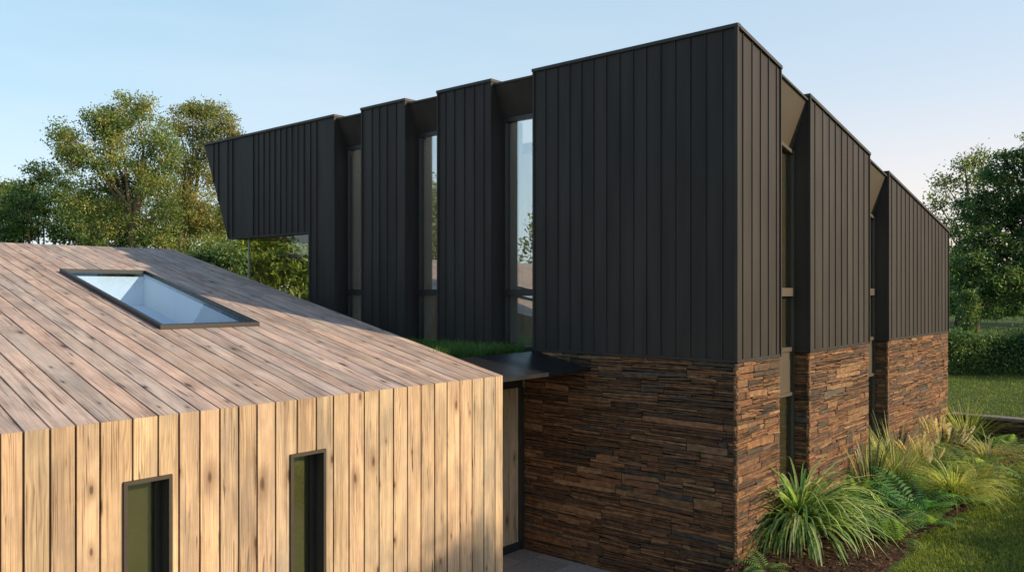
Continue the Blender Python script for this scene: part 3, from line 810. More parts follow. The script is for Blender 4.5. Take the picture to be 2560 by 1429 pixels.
m.hexa([(xa, YR - .2, -.05), (seams[-1] + VX * (YR - YW) - .05, YR - .2, -.05), (seams[-1] + VX * (YR - YW) - .05, YR - .02, -.05), (xa, YR - .02, -.05),
        (xa, YR - .2, zr - .05), (seams[-1] + VX * (YR - YW) - .05, YR - .2, zr - .05), (seams[-1] + VX * (YR - YW) - .05, YR - .02, zr - .03), (xa, YR - .02, zr - .03)])
cb(m, 'rear_wall', M_front)
# slot windows
for (w0, w1, wh) in WIN:
    f = MB(); e = .032; yo = YW - .022; yi = YW + .18
    f.box(w0 + .001, w0 + e, yo, yi, .0, wh - .001); f.box(w1 - e, w1 - .001, yo, yi, .0, wh - .001); f.box(w0 + e, w1 - e, yo, yi, wh - e, wh - .001)
    wn = cb(f, 'slot_window', M_wframe)
    f = MB(); f.box(w0 + e, w0 + e + .012, YW + .125, YW + .165, 0, wh - e - .025); f.box(w1 - e - .05, w1 - e, YW + .125, YW + .165, 0, wh - e - .025); f.box(w0 + e, w1 - e, YW + .125, YW + .165, wh - e - .025, wh - e)
    f.box(w1 - e - .004, w1 - e - .0005, YW - .0, YW + .125, 0, wh - e - .002)  # dark sheet on the right reveal only, stands in for its shade
    cb(f, 'inner_frame_and_reveal_shade', M_frame, wn)
    f = MB(); f.box(w0 + e + .012, w1 - e - .05, YW + .14, YW + .15, 0, wh - e - .025); cb(f, 'pane', M_wglass, wn)
    f = MB(); f.box(w0 + e, w1 - e, YW + .185, YW + .195, 0, wh - .004); cb(f, 'blind', M_blind, wn)

# ------------------------------------------------------------------ low retaining wall
rw = empty('retaining_wall', (10.49, -3, .4))
tag(rw, 'low dark stone retaining wall with flat paved coping holding up the far lawn', 'wall')
m = MB(); stone_face(m, (10.42, -.06, 0), (0, -1, 0), (-1, 0, 0), 9, .42, 1.2, 77, .8)
o = m.build('stone_face', M_stone, rw); o.location = (-10.49, 3, -.4)
m = MB(); m.box(10.44, 10.56, -9, -.02, .3, 1.19); o = m.build('mortar_core', M_mortar, rw); o.location = (-10.49, 3, -.4)
m = MB(); y = -.03
while y > -9:
    l = random.uniform(.45, .8); t = random.uniform(.8, 1.2)
    m.box(10.36, 10.72, y - l + .006, y, 1.2, 1.255 + random.uniform(-.004, .004), col=(.20 * t, .165 * t, .14 * t)); y -= l
o = m.build('coping', M_slab, rw, .006); o.location = (-10.49, 3, -.4)

# ------------------------------------------------------------------ lawn blades
LC = [(.18, .25, .04), (.25, .30, .05), (.14, .22, .04), (.31, .33, .065)]
n = 70000
x = rng.uniform(-1.2, 13, n) ; y = -1.42 - rng.uniform(0, 1, n) ** 1.25 * 3.2
edge = -1.52 - .10 * np.sin(x * 1.7) - .05 * np.sin(x * 4.1)
k = (y < edge) & (x < 10.3); x, y = x[k], y[k]
z = np.array([gh(a, -.5) for a in x]) - .01
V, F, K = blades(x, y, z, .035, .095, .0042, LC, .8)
n2 = 26000
x2 = rng.uniform(10.75, 24, n2); y2 = rng.uniform(-4.5, 6, n2)
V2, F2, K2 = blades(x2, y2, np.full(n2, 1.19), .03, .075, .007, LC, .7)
tag(np_mesh('lawn_grass', np.concatenate([V, V2]), np.concatenate([F, F2 + len(V)]), M_grass, col=np.concatenate([K, K2])), 'short mown lawn grass beside the flower bed and beyond the low wall', 'grass', kind='stuff')

# ------------------------------------------------------------------ garden plants
def strap_plant(name, loc, n, length, width, elev, droop, cols, seed, label, cat, group=None, tipcol=None, spread_r=.08):
    rs = np.random.default_rng(seed); S = 7; V = []; F = []; K = []
    for i in range(n):
        az = rs.uniform(0, 2 * np.pi); el = rs.uniform(*elev); L = length * rs.uniform(.6, 1.1); wd = width * rs.uniform(.7, 1.2)
        dr = rs.uniform(*droop); r0 = spread_r * math.sqrt(rs.random())
        p = np.array([r0 * math.cos(az + rs.normal(0, .5)), r0 * math.sin(az + rs.normal(0, .5)), 0.0]); b = len(V)
        c = np.array(cols[rs.integers(len(cols))]) * rs.uniform(.75, 1.25)
        az2 = az
        for s in range(S + 1):
            t = s / S; e = el - dr * t ** 1.3 * 1.0
            w_ = wd * min(1, .55 + 1.5 * t) * (1 - t ** 2.5) + .0008
            sd = np.array([-math.sin(az2), math.cos(az2), 0]) * w_
            nrm = np.array([-math.cos(az2) * math.sin(e), -math.sin(az2) * math.sin(e), math.cos(e)])
            pz = np.array([p[0], p[1], max(p[2], .015)])
            V += [pz - sd + nrm * w_ * .35, pz, pz + sd + nrm * w_ * .35]
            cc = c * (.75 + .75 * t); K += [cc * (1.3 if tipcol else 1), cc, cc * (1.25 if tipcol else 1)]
            p = p + np.array([math.cos(az2) * math.cos(e), math.sin(az2) * math.cos(e), math.sin(e)]) * L / S
            az2 += rs.normal(0, .05)
        for s in range(S):
            q = b + s * 3; F += [(q, q + 1, q + 4, q + 3), (q + 1, q + 2, q + 5, q + 4)]
    o = np_mesh(name, V, F, M_plant, col=np.array(K), smooth=True); o.location = loc
    return tag(o, label, cat, group)
def fern(name, loc, n, length, cols, seed, label, group=None, elev=(.5, 1.25), droop=(1.0, 1.9), az=None):
    rs = np.random.default_rng(seed); V = []; F = []; K = []
    for i in range(n):
        a = (i + rs.uniform(-.35, .35)) / n * 2 * np.pi if az is None else rs.uniform(*az)
        el = rs.uniform(*elev); dr = rs.uniform(*droop); L = length * rs.uniform(.7, 1.1); S = 26
        c = np.array(cols[rs.integers(len(cols))]) * rs.uniform(.8, 1.2)
        p = np.zeros(3); roll = rs.normal(0, .25); S = 17
        for s in range(S):
            t = (s + .5) / S; e = el - dr * t ** 1.4
            d = np.array([math.cos(a) * math.cos(e), math.sin(a) * math.cos(e), math.sin(e)])
            side = np.array([-math.sin(a), math.cos(a), roll * .5]); nr = np.cross(side, d); nr /= np.linalg.norm(nr)
            p2 = p + d * L / S
            if p2[2] < .02: p2[2] = .02
            b = len(V); rw_ = .004
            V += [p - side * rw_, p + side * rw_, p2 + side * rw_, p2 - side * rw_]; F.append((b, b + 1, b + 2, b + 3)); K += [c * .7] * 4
            if t > .12:
                pl = L * .27 * (math.sin(math.pi * min(1, (t + .16) / 1.16)) ** .8) * (1.0 - .35 * t) + .008
                for sg in (-1, 1):
                    tip = p + side * sg * pl * .95 + d * pl * .35 - nr * (-1) * 0 + np.array([0, 0, -.18 * pl])
                    mid1 = p + side * sg * pl * .45 + d * (L / S * .36 + pl * .16); mid0 = p + side * sg * pl * .45 + d * (pl * .16 - L / S * .3)
                    b = len(V); V += [p, mid0, tip, mid1]; F.append((b, b + 1, b + 2, b + 3) if sg > 0 else (b, b + 3, b + 2, b + 1))
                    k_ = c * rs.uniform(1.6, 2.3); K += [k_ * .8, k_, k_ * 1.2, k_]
            p = p2
    o = np_mesh(name, V, F, M_plant, col=np.array(K)); o.location = loc
    return tag(o, label, 'fern', group)
def bedz(x): return gh(x, -.5) + .02
def at(px, py):
    z = .53
    l = (px - 1280) / 2070; u = -(py - 728) / 2070; d = (z - CAM[2]) / u
    if CAM[0] + d * (l * RX + FX) > 10.0: d = (10.0 - CAM[0]) / (l * RX + FX)   # the bed ends at the low wall
    return (CAM[0] + d * (l * RX + FX), CAM[1] + d * (l * RY + FY))
YG = [(.27, .35, .12), (.17, .28, .09), (.38, .42, .22), (.11, .22, .08)]
GG = [(.06, .13, .035), (.09, .17, .045), (.045, .10, .035)]
def P(px, py):
    x, y = at(px, py); return (x, min(y, -.12), bedz(x))
def put(px, py):
    return P(px, py)
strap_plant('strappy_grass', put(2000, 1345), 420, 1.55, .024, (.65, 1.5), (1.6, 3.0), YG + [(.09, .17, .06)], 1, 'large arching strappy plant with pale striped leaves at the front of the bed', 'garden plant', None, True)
fern('fern', put(1915, 1422), 6, .46, [(.12, .22, .07), (.09, .17, .05)], 2, 'small fern at the foot of the stone corner nearest the paving', 'ferns in the flower bed', (.3, .9), (.9, 1.6))
fern('fern', put(2115, 1262), 11, .85, [(.17, .25, .08), (.12, .2, .06)], 3, 'upright fern against the stone wall behind the large striped plant', 'ferns in the flower bed', (.9, 1.35), (.5, 1.2))
strap_plant('spear_leaf_plant', put(2176, 1252), 50, 1.2, .02, (1.0, 1.5), (.1, .45), [(.05, .085, .05), (.07, .10, .06), (.28, .30, .16)], 4, 'dark upright spear leaved plant by the second window strip', 'garden plant')
strap_plant('dry_grass', put(2238, 1225), 240, 1.3, .007, (.95, 1.4), (.2, .8), [(.36, .36, .17), (.26, .31, .12), (.16, .24, .08), (.46, .44, .25)], 5, 'straw coloured upright grass tuft leaning beside the spear leaved plant', 'garden plant')
fern('fern', put(2285, 1288), 17, 1.02, [(.05, .14, .045), (.07, .17, .05), (.04, .11, .04)], 6, 'deep green fern in the middle of the bed, left of the round yellow tussock', 'ferns in the flower bed', (.35, 1.1), (.9, 1.7))
fern('fern', put(2195, 1330), 9, .9, [(.11, .17, .07), (.08, .14, .06)], 7, 'grey green fern drooping over the mulch right of the striped plant', 'ferns in the flower bed', (.35, .9), (.8, 1.4))
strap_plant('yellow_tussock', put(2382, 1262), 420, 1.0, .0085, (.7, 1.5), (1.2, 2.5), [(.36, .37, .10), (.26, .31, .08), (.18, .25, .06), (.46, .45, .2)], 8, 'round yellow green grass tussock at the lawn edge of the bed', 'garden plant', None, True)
fern('fern', put(2232, 1258), 12, .8, [(.05, .12, .06), (.07, .14, .06)], 9, 'blue green fern in front of the straw coloured grass', 'ferns in the flower bed', (.6, 1.2), (.7, 1.4))
fern('fern', put(2425, 1190), 15, 1.0, [(.15, .23, .07), (.2, .27, .09), (.11, .19, .05)], 10, 'pale lacy fern behind the yellow tussock', 'ferns in the flower bed', (.6, 1.25), (.7, 1.5))
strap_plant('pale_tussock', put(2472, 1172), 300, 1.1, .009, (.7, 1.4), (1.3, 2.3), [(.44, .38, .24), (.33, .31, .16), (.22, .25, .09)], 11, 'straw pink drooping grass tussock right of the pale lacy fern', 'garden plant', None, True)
strap_plant('meadow_grass', put(2415, 1122), 220, 1.3, .009, (.9, 1.45), (.4, 1.2), [(.16, .22, .06), (.23, .28, .08), (.3, .32, .13)], 12, 'tall loose green grass against the far end of the stone wall', 'garden plant')
fern('fern', put(2505, 1112), 16, 1.1, [(.09, .19, .06), (.13, .23, .07), (.06, .14, .05)], 13, 'wide fresh green fern in front of the low retaining wall', 'ferns in the flower bed', (.4, 1.2), (.8, 1.6))
fern('fern', put(2450, 1095), 11, .9, [(.2, .27, .1), (.16, .23, .08)], 14, 'yellowish upright fern near the corner of the retaining wall', 'ferns in the flower bed', (.7, 1.25), (.7, 1.3))
fern('fern', put(2470, 1215), 9, .75, [(.17, .24, .08), (.12, .2, .06)], 15, 'small light fern spilling over mulch beside the lawn', 'ferns in the flower bed', (.3, .8), (.8, 1.3))
for (px_, py_, n_, L_, c_, lab_) in (
        (2075, 1232, 11, .8, [(.14, .21, .07), (.1, .17, .06)], 'fern pressed against the stone of the middle column, left of the upright fern'),
        (2330, 1240, 13, .85, [(.07, .16, .06), (.1, .19, .06)], 'mid green fern between the shorter plumed grass and the yellow tussock'),
        (2150, 1295, 11, .8, [(.08, .15, .06), (.11, .18, .07)], 'fern half covered by the long leaves of the striped plant'),
        (2395, 1160, 12, .8, [(.12, .2, .06), (.16, .24, .08)], 'bright fern right of the fan of plumes'),
        (2235, 1352, 9, .62, [(.12, .19, .06), (.09, .16, .05)], 'small fern at the lawn edge right of the striped plant'),
        (2322, 1312, 10, .7, [(.1, .19, .06), (.13, .22, .07)], 'low fern between the deep green fern and the lawn'),
        (2425, 1262, 9, .62, [(.14, .22, .07), (.1, .18, .06)], 'small fern tucked under the right side of the yellow tussock'),
        (2498, 1190, 10, .66, [(.15, .23, .08), (.11, .19, .06)], 'fern in front of the straw pink tussock'),
        (2290, 1178, 12, .95, [(.09, .19, .07), (.12, .22, .07)], 'tall fern against the stone just left of the plumes'),
        (2372, 1128, 12, .95, [(.12, .22, .07), (.16, .25, .08)], 'tall fern against the last stone column behind the plumes'),
        (2205, 1232, 12, .9, [(.1, .2, .07), (.14, .23, .07)], 'tall fern behind the spear leaved plant near the second window strip'),
        (2540, 1130, 10, .7, [(.1, .18, .06), (.14, .22, .07)], 'small fern at the right end of the bed near the lawn edge')):
    fern('fern', put(px_, py_), n_, L_, c_, int(px_), lab_, 'ferns in the flower bed', (.5, 1.2), (.8, 1.6))
strap_plant('low_tussock', put(2265, 1210), 200, .8, .007, (.7, 1.45), (.9, 2.0), [(.2, .25, .08), (.28, .3, .11), (.13, .2, .06)], 31, 'low green tussock between the straw coloured grass and the plumes', 'garden plant')
strap_plant('low_tussock', put(2440, 1215), 220, .8, .007, (.6, 1.45), (1.2, 2.3), [(.3, .33, .1), (.24, .29, .08), (.4, .38, .18)], 32, 'soft yellow green tussock right of the round yellow one', 'garden plant')
# fountain grass with plumes
def plume_grass(loc, seed, label, npl, hh):
    rs = np.random.default_rng(seed)
    root = empty('fountain_grass', loc); tag(root, label, 'garden plant', 'plumed grasses')
    o = strap_plant('foliage', (0, 0, 0), 120, hh * .95, .005, (.7, 1.4), (.6, 1.8), [(.10, .16, .06), (.16, .21, .08), (.07, .12, .06)], seed, None, None); o.parent = root
    for i in range(npl):
        a = rs.uniform(0, 6.28); ln = rs.uniform(.05, .5); h = hh * rs.uniform(.85, 1.2); V = []; F = []; K = []
        d = np.array([math.cos(a), math.sin(a), 0]); base = d * .04
        P_ = [base + d * h * ln * t ** 1.6 + np.array([0, 0, h * t * (1 - .12 * ln * t)]) for t in np.linspace(0, 1, 6)]
        for s in range(5):
            b = len(V); sd = np.array([-d[1], d[0], 0]) * .0022
            V += [P_[s] - sd, P_[s] + sd, P_[s + 1] + sd, P_[s + 1] - sd]; F.append((b, b + 1, b + 2, b + 3)); K += [(.4, .4, .18)] * 4
        ax = P_[5] - P_[4]; ax /= np.linalg.norm(ax); pl = rs.uniform(.2, .28); r = rs.uniform(.030, .042)
        for q in range(260):
            t = rs.random(); c0 = P_[5] + ax * (t * pl - .02); dirn = rs.normal(0, 1, 3); dirn -= ax * dirn.dot(ax); dirn /= np.linalg.norm(dirn)
            rr = r * math.sin(math.pi * (.1 + .85 * t)) ** .7; tip = c0 + dirn * rr + ax * .018; sd = np.cross(dirn, ax) * .007
            b = len(V); V += [c0 - sd, c0 + sd, tip + sd * .4, tip - sd * .4]; F.append((b, b + 1, b + 2, b + 3)); k_ = np.array((.92, .84, .64)) * rs.uniform(.8, 1.15); K += [k_ * .75, k_ * .75, k_, k_]
        np_mesh('plume', V, F, M_plume, root, np.array(K))
plume_grass(put(2352, 1188), 21, 'fountain grass with a fan of upright cream plumes against the last stone column', 34, .74)
plume_grass(put(2312, 1218), 22, 'shorter fountain grass with a few fat cream plumes in front of the fan of plumes', 14, .60)

# ------------------------------------------------------------------ trees
ROT = math.atan2(RY, RX)
def tube(pts, rad, V, F, ns=7):
    b0 = len(V); pts = [np.array(p, float) for p in pts]
    for i, p in enumerate(pts):
        d = pts[min(i + 1, len(pts) - 1)] - pts[max(i - 1, 0)]; d /= (np.linalg.norm(d) + 1e-9)
        a = np.cross(d, (.3, .9, .1)); a /= (np.linalg.norm(a) + 1e-9); b = np.cross(d, a)
        for k in range(ns):
            th = 2 * math.pi * k / ns; V.append(p + (a * math.cos(th) + b * math.sin(th)) * rad[i])
    for i in range(len(pts) - 1):
        for k in range(ns):
            F.append((b0 + i * ns + k, b0 + i * ns + (k + 1) % ns, b0 + (i + 1) * ns + (k + 1) % ns, b0 + (i + 1) * ns + k))
def leaf_cloud(rs, tips, per, sig, ll, lw, cols, droop=.3, top_light=None):
    n = len(tips) * per
    c = np.repeat(tips, per, 0) + rs.normal(0, 1, (n, 3)) * np.array(sig)
    d = rs.normal(0, 1, (n, 3)); d[:, 2] -= droop; d /= np.linalg.norm(d, axis=1, keepdims=True)
    up = rs.normal(0, 1, (n, 3)); up[:, 2] += .8
    s = np.cross(d, up); s /= (np.linalg.norm(s, axis=1, keepdims=True) + 1e-6)
    L = (ll * rs.uniform(.6, 1.3, n))[:, None]; Wd = (lw * rs.uniform(.7, 1.2, n))[:, None]
    V = np.stack([c - d * L * .5, c + s * Wd * .5, c + d * L * .5, c - s * Wd * .5], 1).reshape(-1, 3)
    F = np.arange(n * 4).reshape(-1, 4)
    # each twig keeps a tone of its own
    tc = np.array(cols)[rs.integers(len(cols), size=len(tips))] * rs.uniform(.75, 1.25, (len(tips), 1))
    k = np.repeat(tc, per, 0) * rs.uniform(.8, 1.2, (n, 1)); K = np.repeat(k, 4, 0)
    return V, F, K
def tree(name, px, d, gz, clumps, label, cols, seed, bark, trunk_px=None, tip_den=1.0, per=26, leaf=(.15, .065), sig=.19, group='trees in the garden', tr=.16, fork=None, droop=.3, cat='tree', flat=.8, base=None):
    """clumps: crown masses (px, py, rx, ry) measured in the picture plane at distance d"""
    rs = np.random.default_rng(seed); bx_, by_ = base or spot(px, d); s = d / 2070 if base is None else 1
    root = empty(name, (bx_, by_, gz), ROT); tag(root, label, cat, group)
    V = []; F = []
    def loc(cx_, cy_): return np.array([(cx_ - px) * s, 0, CAM[2] + (728 - cy_) * s - gz]) if base is None else np.array([cx_, 0, cy_])
    fk = loc(*(fork or (px, 600))) if fork else np.array([0, 0, .45 * np.mean([loc(c[0], c[1])[2] for c in clumps])])
    tp = [np.array([0, 0, -.2]), fk * np.array([.25, 0, .35]) + rs.normal(0, .06, 3), fk * np.array([.7, 0, .7]) + rs.normal(0, .06, 3), fk]
    tube(tp, [tr * 1.3, tr, tr * .9, tr * .8], V, F, 9)
    tips = []
    for (cx_, cy_, rx, ry) in clumps:
        c = loc(cx_, cy_); rx *= s; ry *= s; ryy = min(rx, ry) * 1.15
        c[1] = rs.uniform(-1, 1) * ryy * 1.0
        m1 = fk + (c - fk) * .5 + rs.normal(0, .12, 3) * np.linalg.norm(c - fk) * .5 + np.array([0, 0, .08 * np.linalg.norm(c - fk)])
        r0 = tr * rs.uniform(.35, .5); tube([fk, fk + (m1 - fk) * .5 + rs.normal(0, .1, 3), m1, c], [r0, r0 * .85, r0 * .6, r0 * .3], V, F, 6)
        vol = rx * ry * ryy; nt_ = int(max(20, min(230, 46 * vol ** .62 * tip_den)))
        u = rs.normal(0, 1, (nt_, 3)); u /= np.linalg.norm(u, axis=1, keepdims=True); rr = rs.random((nt_, 1)) ** .42
        T_ = c + u * rr * np.array([rx, ryy, ry]); tips.append(T_)
        for t in T_[::5]:
            mm = c + (t - c) * .5 + rs.normal(0, .08, 3); tube([c + (m1 - c) * rs.uniform(0, .4), mm, t], [r0 * .28, r0 * .18, .006], V, F, 4)
    np_mesh('trunk', V, F, bark, root, smooth=True)
    tips = np.concatenate(tips)
    LV, LF, LK = leaf_cloud(rs, tips, per, (sig, sig, sig * flat), leaf[0], leaf[1], cols, droop)
    np_mesh('crown', LV, LF, M_leaf, root, LK)
    return root
EUC = [(.20, .26, .08), (.27, .30, .095), (.15, .22, .075), (.33, .32, .105), (.10, .17, .06)]
BRN = [(.25, .25, .08), (.20, .24, .075), (.33, .29, .10), (.17, .22, .07)]
DRK = [(.075, .15, .058), (.10, .18, .062), (.055, .12, .05), (.16, .22, .07)]
MID = [(.12, .18, .05), (.16, .22, .06), (.09, .15, .045), (.20, .24, .07)]
GOLD = [(.20, .24, .045), (.26, .28, .06), (.15, .20, .045), (.32, .30, .075)]
tree('gum_tree', 335, 32, 0, [(322, 262, 55, 48), (300, 320, 60, 50), (240, 285, 42, 45), (262, 330, 40, 40), (185, 345, 48, 34), (165, 375, 32, 22), (225, 400, 70, 40), (300, 400, 60, 50), (380, 345, 55, 48), (365, 420, 60, 50), (430, 390, 35, 40), (240, 460, 70, 45), (320, 470, 65, 45), (400, 470, 55, 50), (215, 520, 70, 45), (300, 545, 60, 40), (400, 545, 55, 45), (255, 585, 70, 35), (390, 600, 55, 30)],
     'tall multi stemmed gum tree with pale trunk rising behind the timber roof', EUC, 101, M_barkp, fork=(330, 545), tip_den=1.4, per=52, leaf=(.125, .055), sig=.17)
tree('gum_tree', 452, 37, 0, [(510, 275, 60, 32), (470, 265, 32, 24), (565, 310, 36, 36), (455, 310, 34, 34), (500, 330, 55, 34), (540, 370, 40, 36), (470, 390, 45, 36), (590, 340, 22, 30), (520, 430, 45, 40), (455, 460, 42, 40), (500, 510, 50, 40), (550, 500, 36, 44), (470, 560, 50, 34), (540, 570, 50, 36)],
     'bronze tinted gum tree just left of the slanted black wall', BRN, 102, M_barkp, fork=(455, 575), tip_den=1.3, per=50, leaf=(.135, .058), sig=.17)
tree('dense_tree', 105, 36, 0, [(110, 430, 40, 26), (150, 455, 45, 34), (80, 465, 40, 28), (60, 500, 55, 34), (130, 505, 60, 40), (190, 510, 50, 45), (40, 545, 60, 36), (110, 560, 70, 40), (190, 570, 60, 40), (40, 590, 60, 30)],
     'dark green feathery tree in front of the left treeline', DRK, 103, M_barkd, tip_den=1.5, per=32, leaf=(.18, .06), flat=.5)
tree('dense_tree', -60, 40, 0, [(-40, 500, 70, 40), (15, 520, 50, 35), (-110, 470, 70, 60), (-20, 570, 80, 45), (60, 585, 60, 30), (-120, 560, 70, 60)],
     'dark tree cut off by the left edge of the photo', DRK + MID, 104, M_barkd, tip_den=1.4, per=30, leaf=(.19, .07), flat=.5)
tree('small_far_tree', 15, 62, 0, [(20, 470, 34, 18), (-5, 480, 25, 16), (45, 490, 30, 14), (5, 510, 40, 20), (60, 510, 50, 18)],
     'small pale tree far away at the left edge above the dark tree', MID, 105, M_barkd, tip_den=2.0, per=20, leaf=(.26, .11), sig=.35)
tree('bushy_tree', 262, 40, 0, [(260, 560, 80, 36), (200, 520, 60, 34), (300, 510, 60, 34), (410, 520, 60, 36), (470, 560, 50, 30), (330, 580, 70, 30), (200, 590, 80, 30), (400, 590, 70, 28), (300, 620, 110, 30), (450, 610, 60, 30)],
     'low dense green tree behind the pale gum trunk', MID + DRK, 106, M_barkd, tip_den=1.5, per=34, leaf=(.2, .08))
tree('bushy_tree', 560, 26, 0, [(540, 640, 50, 40), (590, 650, 34, 40), (500, 655, 36, 32), (560, 690, 60, 46), (500, 690, 50, 40), (560, 740, 60, 50)],
     'dark leafy bush between the timber roof and the glazed corner', DRK, 107, M_barkd, tip_den=1.8, per=34, leaf=(.15, .06), flat=.5)
tree('bushy_tree', 470, 30, 0, [(470, 620, 40, 26), (510, 640, 26, 24), (440, 640, 30, 20), (520, 610, 26, 20), (480, 680, 60, 40)],
     'small golden bush at the end of the timber roof ridge', GOLD, 108, M_barkd, tip_den=2.0, per=30, leaf=(.12, .05))
tree('dense_tree', 700, 48, 0, [(560, 560, 70, 50), (640, 560, 80, 60), (720, 560, 80, 70), (600, 640, 90, 60), (700, 650, 90, 60), (800, 600, 90, 90), (780, 540, 70, 50), (860, 580, 80, 70), (740, 600, 70, 50)],
     'dark tree far behind the black house, filling the gap under its overhang', DRK, 109, M_barkd, tip_den=1.4, per=30, leaf=(.22, .09))
tree('fern_leaved_tree', 690, 27, 0, [(640, 615, 34, 22), (690, 600, 40, 22), (745, 615, 36, 24), (660, 650, 40, 22), (735, 660, 44, 24), (690, 690, 44, 22), (640, 700, 36, 24), (755, 705, 40, 26), (700, 735, 50, 26), (770, 640, 40, 30), (640, 745, 40, 24), (790, 690, 40, 30), (620, 660, 36, 30), (690, 650, 44, 26), (770, 740, 50, 26), (640, 590, 36, 22), (790, 600, 40, 30), (760, 580, 40, 24), (810, 650, 44, 30), (775, 620, 36, 22), (815, 600, 44, 26), (780, 585, 36, 20), (830, 570, 40, 24)],
     'bright feathery tree with slender trunk seen through the glazed corner under the overhang', [(.30, .38, .08), (.24, .34, .07), (.38, .42, .11), (.18, .28, .06)], 115, M_barkp, fork=(688, 640), tip_den=.9, per=30, leaf=(.26, .075), sig=.2, tr=.05, flat=.35)
# right hand side
tree('open_tree', 2440, 44, 1.2, [(2400, 415, 34, 22), (2440, 400, 28, 20), (2370, 450, 38, 26), (2425, 455, 40, 28), (2475, 440, 34, 28), (2360, 500, 34, 30), (2410, 520, 40, 26), (2470, 500, 40, 30), (2345, 560, 36, 30), (2400, 590, 44, 30), (2360, 625, 45, 36)],
     'airy open tree with sky showing through behind the end of the black house', MID + EUC, 110, M_barkd, tip_den=.6, per=22, leaf=(.2, .08), sig=.25)
tree('dense_tree', 2590, 34, 1.2, [(2545, 400, 44, 34), (2600, 380, 70, 50), (2520, 450, 55, 44), (2590, 470, 80, 60), (2480, 520, 56, 50), (2560, 545, 80, 60), (2640, 540, 90, 90), (2450, 590, 56, 46), (2520, 630, 80, 56), (2430, 660, 50, 46), (2600, 650, 90, 60), (2480, 700, 70, 46), (2410, 720, 40, 40), (2560, 735, 90, 40), (2660, 700, 90, 80), (2440, 765, 50, 26), (2520, 775, 60, 20)],
     'big dense dark green tree overhanging the hedge at the right edge', DRK, 111, M_barkd, fork=(2570, 720), tip_den=1.5, per=36, leaf=(.19, .07), tr=.3, flat=.5)
tree('dense_tree', 2395, 58, 1.2, [(2370, 650, 60, 40), (2420, 660, 60, 46), (2370, 710, 60, 40), (2440, 720, 70, 40), (2390, 760, 70, 30), (2480, 760, 70, 34), (2560, 740, 80, 50), (2330, 700, 60, 60)],
     'shadowy tree at the back of the lawn between black house and big tree', DRK, 112, M_barkd, tip_den=1.5, per=30, leaf=(.26, .1))
tree('dense_tree', 2600, 95, 1.2, [(2360, 740, 50, 30), (2430, 745, 60, 34), (2500, 745, 60, 34), (2570, 745, 60, 34), (2640, 740, 70, 40), (2400, 770, 50, 18), (2480, 772, 50, 18), (2560, 772, 50, 18)],
     'distant low treeline tree at the far end of the upper lawn', DRK + MID, 113, M_barkd, tip_den=1.8, per=26, leaf=(.4, .18), sig=.5)
tree('narrow_shrub', 2418, 29.5, 1.2, [(2418, 790, 14, 24), (2420, 760, 12, 20), (2414, 820, 17, 24), (2421, 845, 19, 26), (2416, 740, 8, 12)],
     'narrow climber covered shrub standing above the hedge', DRK, 114, M_barkd, tip_den=3, per=36, leaf=(.09, .05), sig=.12, tr=.06, group=None, cat='shrub')
# clipped hedge beyond the upper lawn
def hedge(name, px0, px1, d, gz, hgt, depth, label, seed, cols=DRK, place=None):
    rs = np.random.default_rng(seed); s = d / 2070; W = (px1 - px0) * s; x0, y0 = spot((px0 + px1) / 2, d)
    rot = ROT
    if place: x0, y0, W, rot = place
    root = empty(name, (x0, y0, gz), rot); tag(root, label, 'hedge')
    n = int(W * 230); tx = rs.uniform(-W / 2, W / 2, n); tz = hgt * rs.random(n) ** .6; ty = rs.uniform(0, depth, n) * rs.choice([.15, 1], n, p=[.55, .45])
    lump = 1 + .09 * np.sin(tx * 2.3 + 1) + .06 * np.sin(tx * 5.1); tz *= lump * (1 - .0 * ty); ty -= .25 * np.sin(tx * 1.9) * (tz / hgt)
    V, F, K = leaf_cloud(rs, np.stack([tx, ty, tz], 1), 20, (.16, .16, .14), .11, .055, cols)
    np_mesh('foliage', V, F, M_leaf, root, K)
    V = []; F = []
    for i in range(int(W / .5)):
        x = -W / 2 + (i + .5) * .5; tube([(x, depth * .5, -.1), (x + rs.normal(0, .1), depth * .5, hgt * .5), (x + rs.normal(0, .2), depth * .5, hgt * .85)], [.04, .03, .01], V, F, 5)
    np_mesh('stems', V, F, M_barkd, root, smooth=True)
hedge('hedge', 2330, 2800, 27, 1.2, 1.22, 1.2, 'dark leafy hedge across the back of the upper lawn', 120)

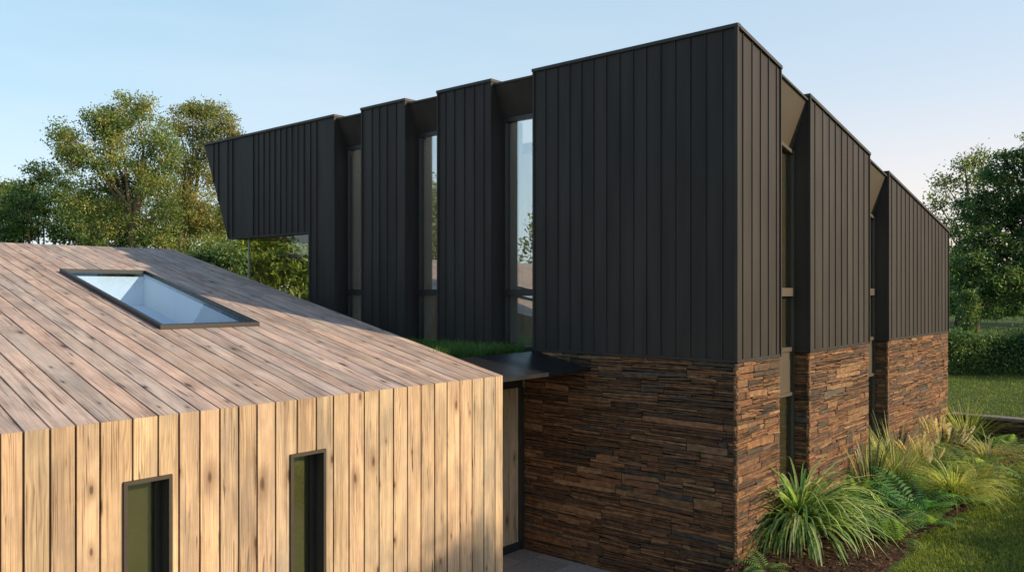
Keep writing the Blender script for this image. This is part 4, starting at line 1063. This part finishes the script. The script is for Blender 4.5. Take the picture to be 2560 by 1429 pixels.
# garden beyond the frame: mirrored in the house windows and shading the lawn
def round_crown(h, w, z0, n, seed):
    rs = np.random.default_rng(seed); out = []
    for i in range(n):
        t = rs.random(); r = w * .5 * math.sin(math.pi * (.18 + .74 * t)); x = rs.uniform(-1, 1) * r * .8
        q = rs.uniform(.20, .30) * w; out.append((x, z0 + q * .6 + t * (h - z0 - q * 1.2), q, q * .7))
    return out
for i, (x, y, h, wd, cols, lab) in enumerate([
        (-7.5, 24, 8.2, 6.5, GOLD, 'sunlit golden green tree left of the photo, mirrored in the glazed corner'),
        (-13, 22.5, 6.8, 6.0, GOLD + MID, 'bright ferny tree left of the photo, mirrored in the glazed corner'),
        (-18, 24, 9.2, 6.5, EUC + MID, 'loose green tree left of the photo, mirrored in the window nearest the overhang'),
        (-23, 20, 8.2, 6.0, MID + GOLD, 'mid green tree left of the photo, mirrored in the middle window'),
        (-27, 17.5, 10.4, 6.5, BRN + EUC, 'tall bronze tree left of the photo, mirrored in the window nearest the corner'),
        (-34, 14, 8.0, 7.0, MID + DRK, 'broad green tree far left of the photo beyond the timber house')]):
    tree('garden_tree', 0, 0, 0, round_crown(h, wd, 1.2, 22, 300 + i), lab, cols, 200 + i, M_barkp, base=(x, y), tip_den=.55, per=30, leaf=(.24, .11), sig=.3, group='trees in the garden')
tree('garden_tree', 0, 0, 0, round_crown(9.2, 2.6, 5.6, 7, 320), 'slender tree added out of view to throw dappled shade on the timber boards', MID, 220, M_barkp, base=(4.7, -15.6), tip_den=.35, per=18, leaf=(.16, .07), sig=.2, tr=.09)  # unseen tree added, crown shaped to dapple the front boards with shade
for i, (x, y, h, wd, lab) in enumerate([(66, 2, 12, 10, 'dark tree on the far lawn just right of the photo'), (72, -12, 14, 12, 'tall dark tree on the far lawn well right of the photo'),
                                        (60, -26, 11, 11, 'low spreading dark tree on the far lawn, farthest right of the photo')]):
    tree('garden_tree', 0, 0, 1.2, round_crown(h, wd, 1.0, 16, 340 + i), lab, DRK + MID, 240 + i, M_barkd, base=(x, y), tip_den=.4, per=24, leaf=(.34, .15), sig=.4)
tree('garden_tree', 0, 0, 1.2, round_crown(10.5, 8, 2.2, 20, 321), 'spreading tree right of the photo shading the upper lawn', DRK, 221, M_barkd, base=(31, -21), tip_den=.5, per=26, leaf=(.26, .12), sig=.35)
hedge('hedge', 0, 0, 0, .5, 1.2, 1.0, 'low hedge added out of view to shade the lawn opposite the flower bed', 121, MID, place=(9, -5.6, 15.0, 0))  # unseen hedge added, height set by how far its shadow reaches

print('objects', len(bpy.data.objects), 'faces', sum(len(m.polygons) for m in bpy.data.meshes))
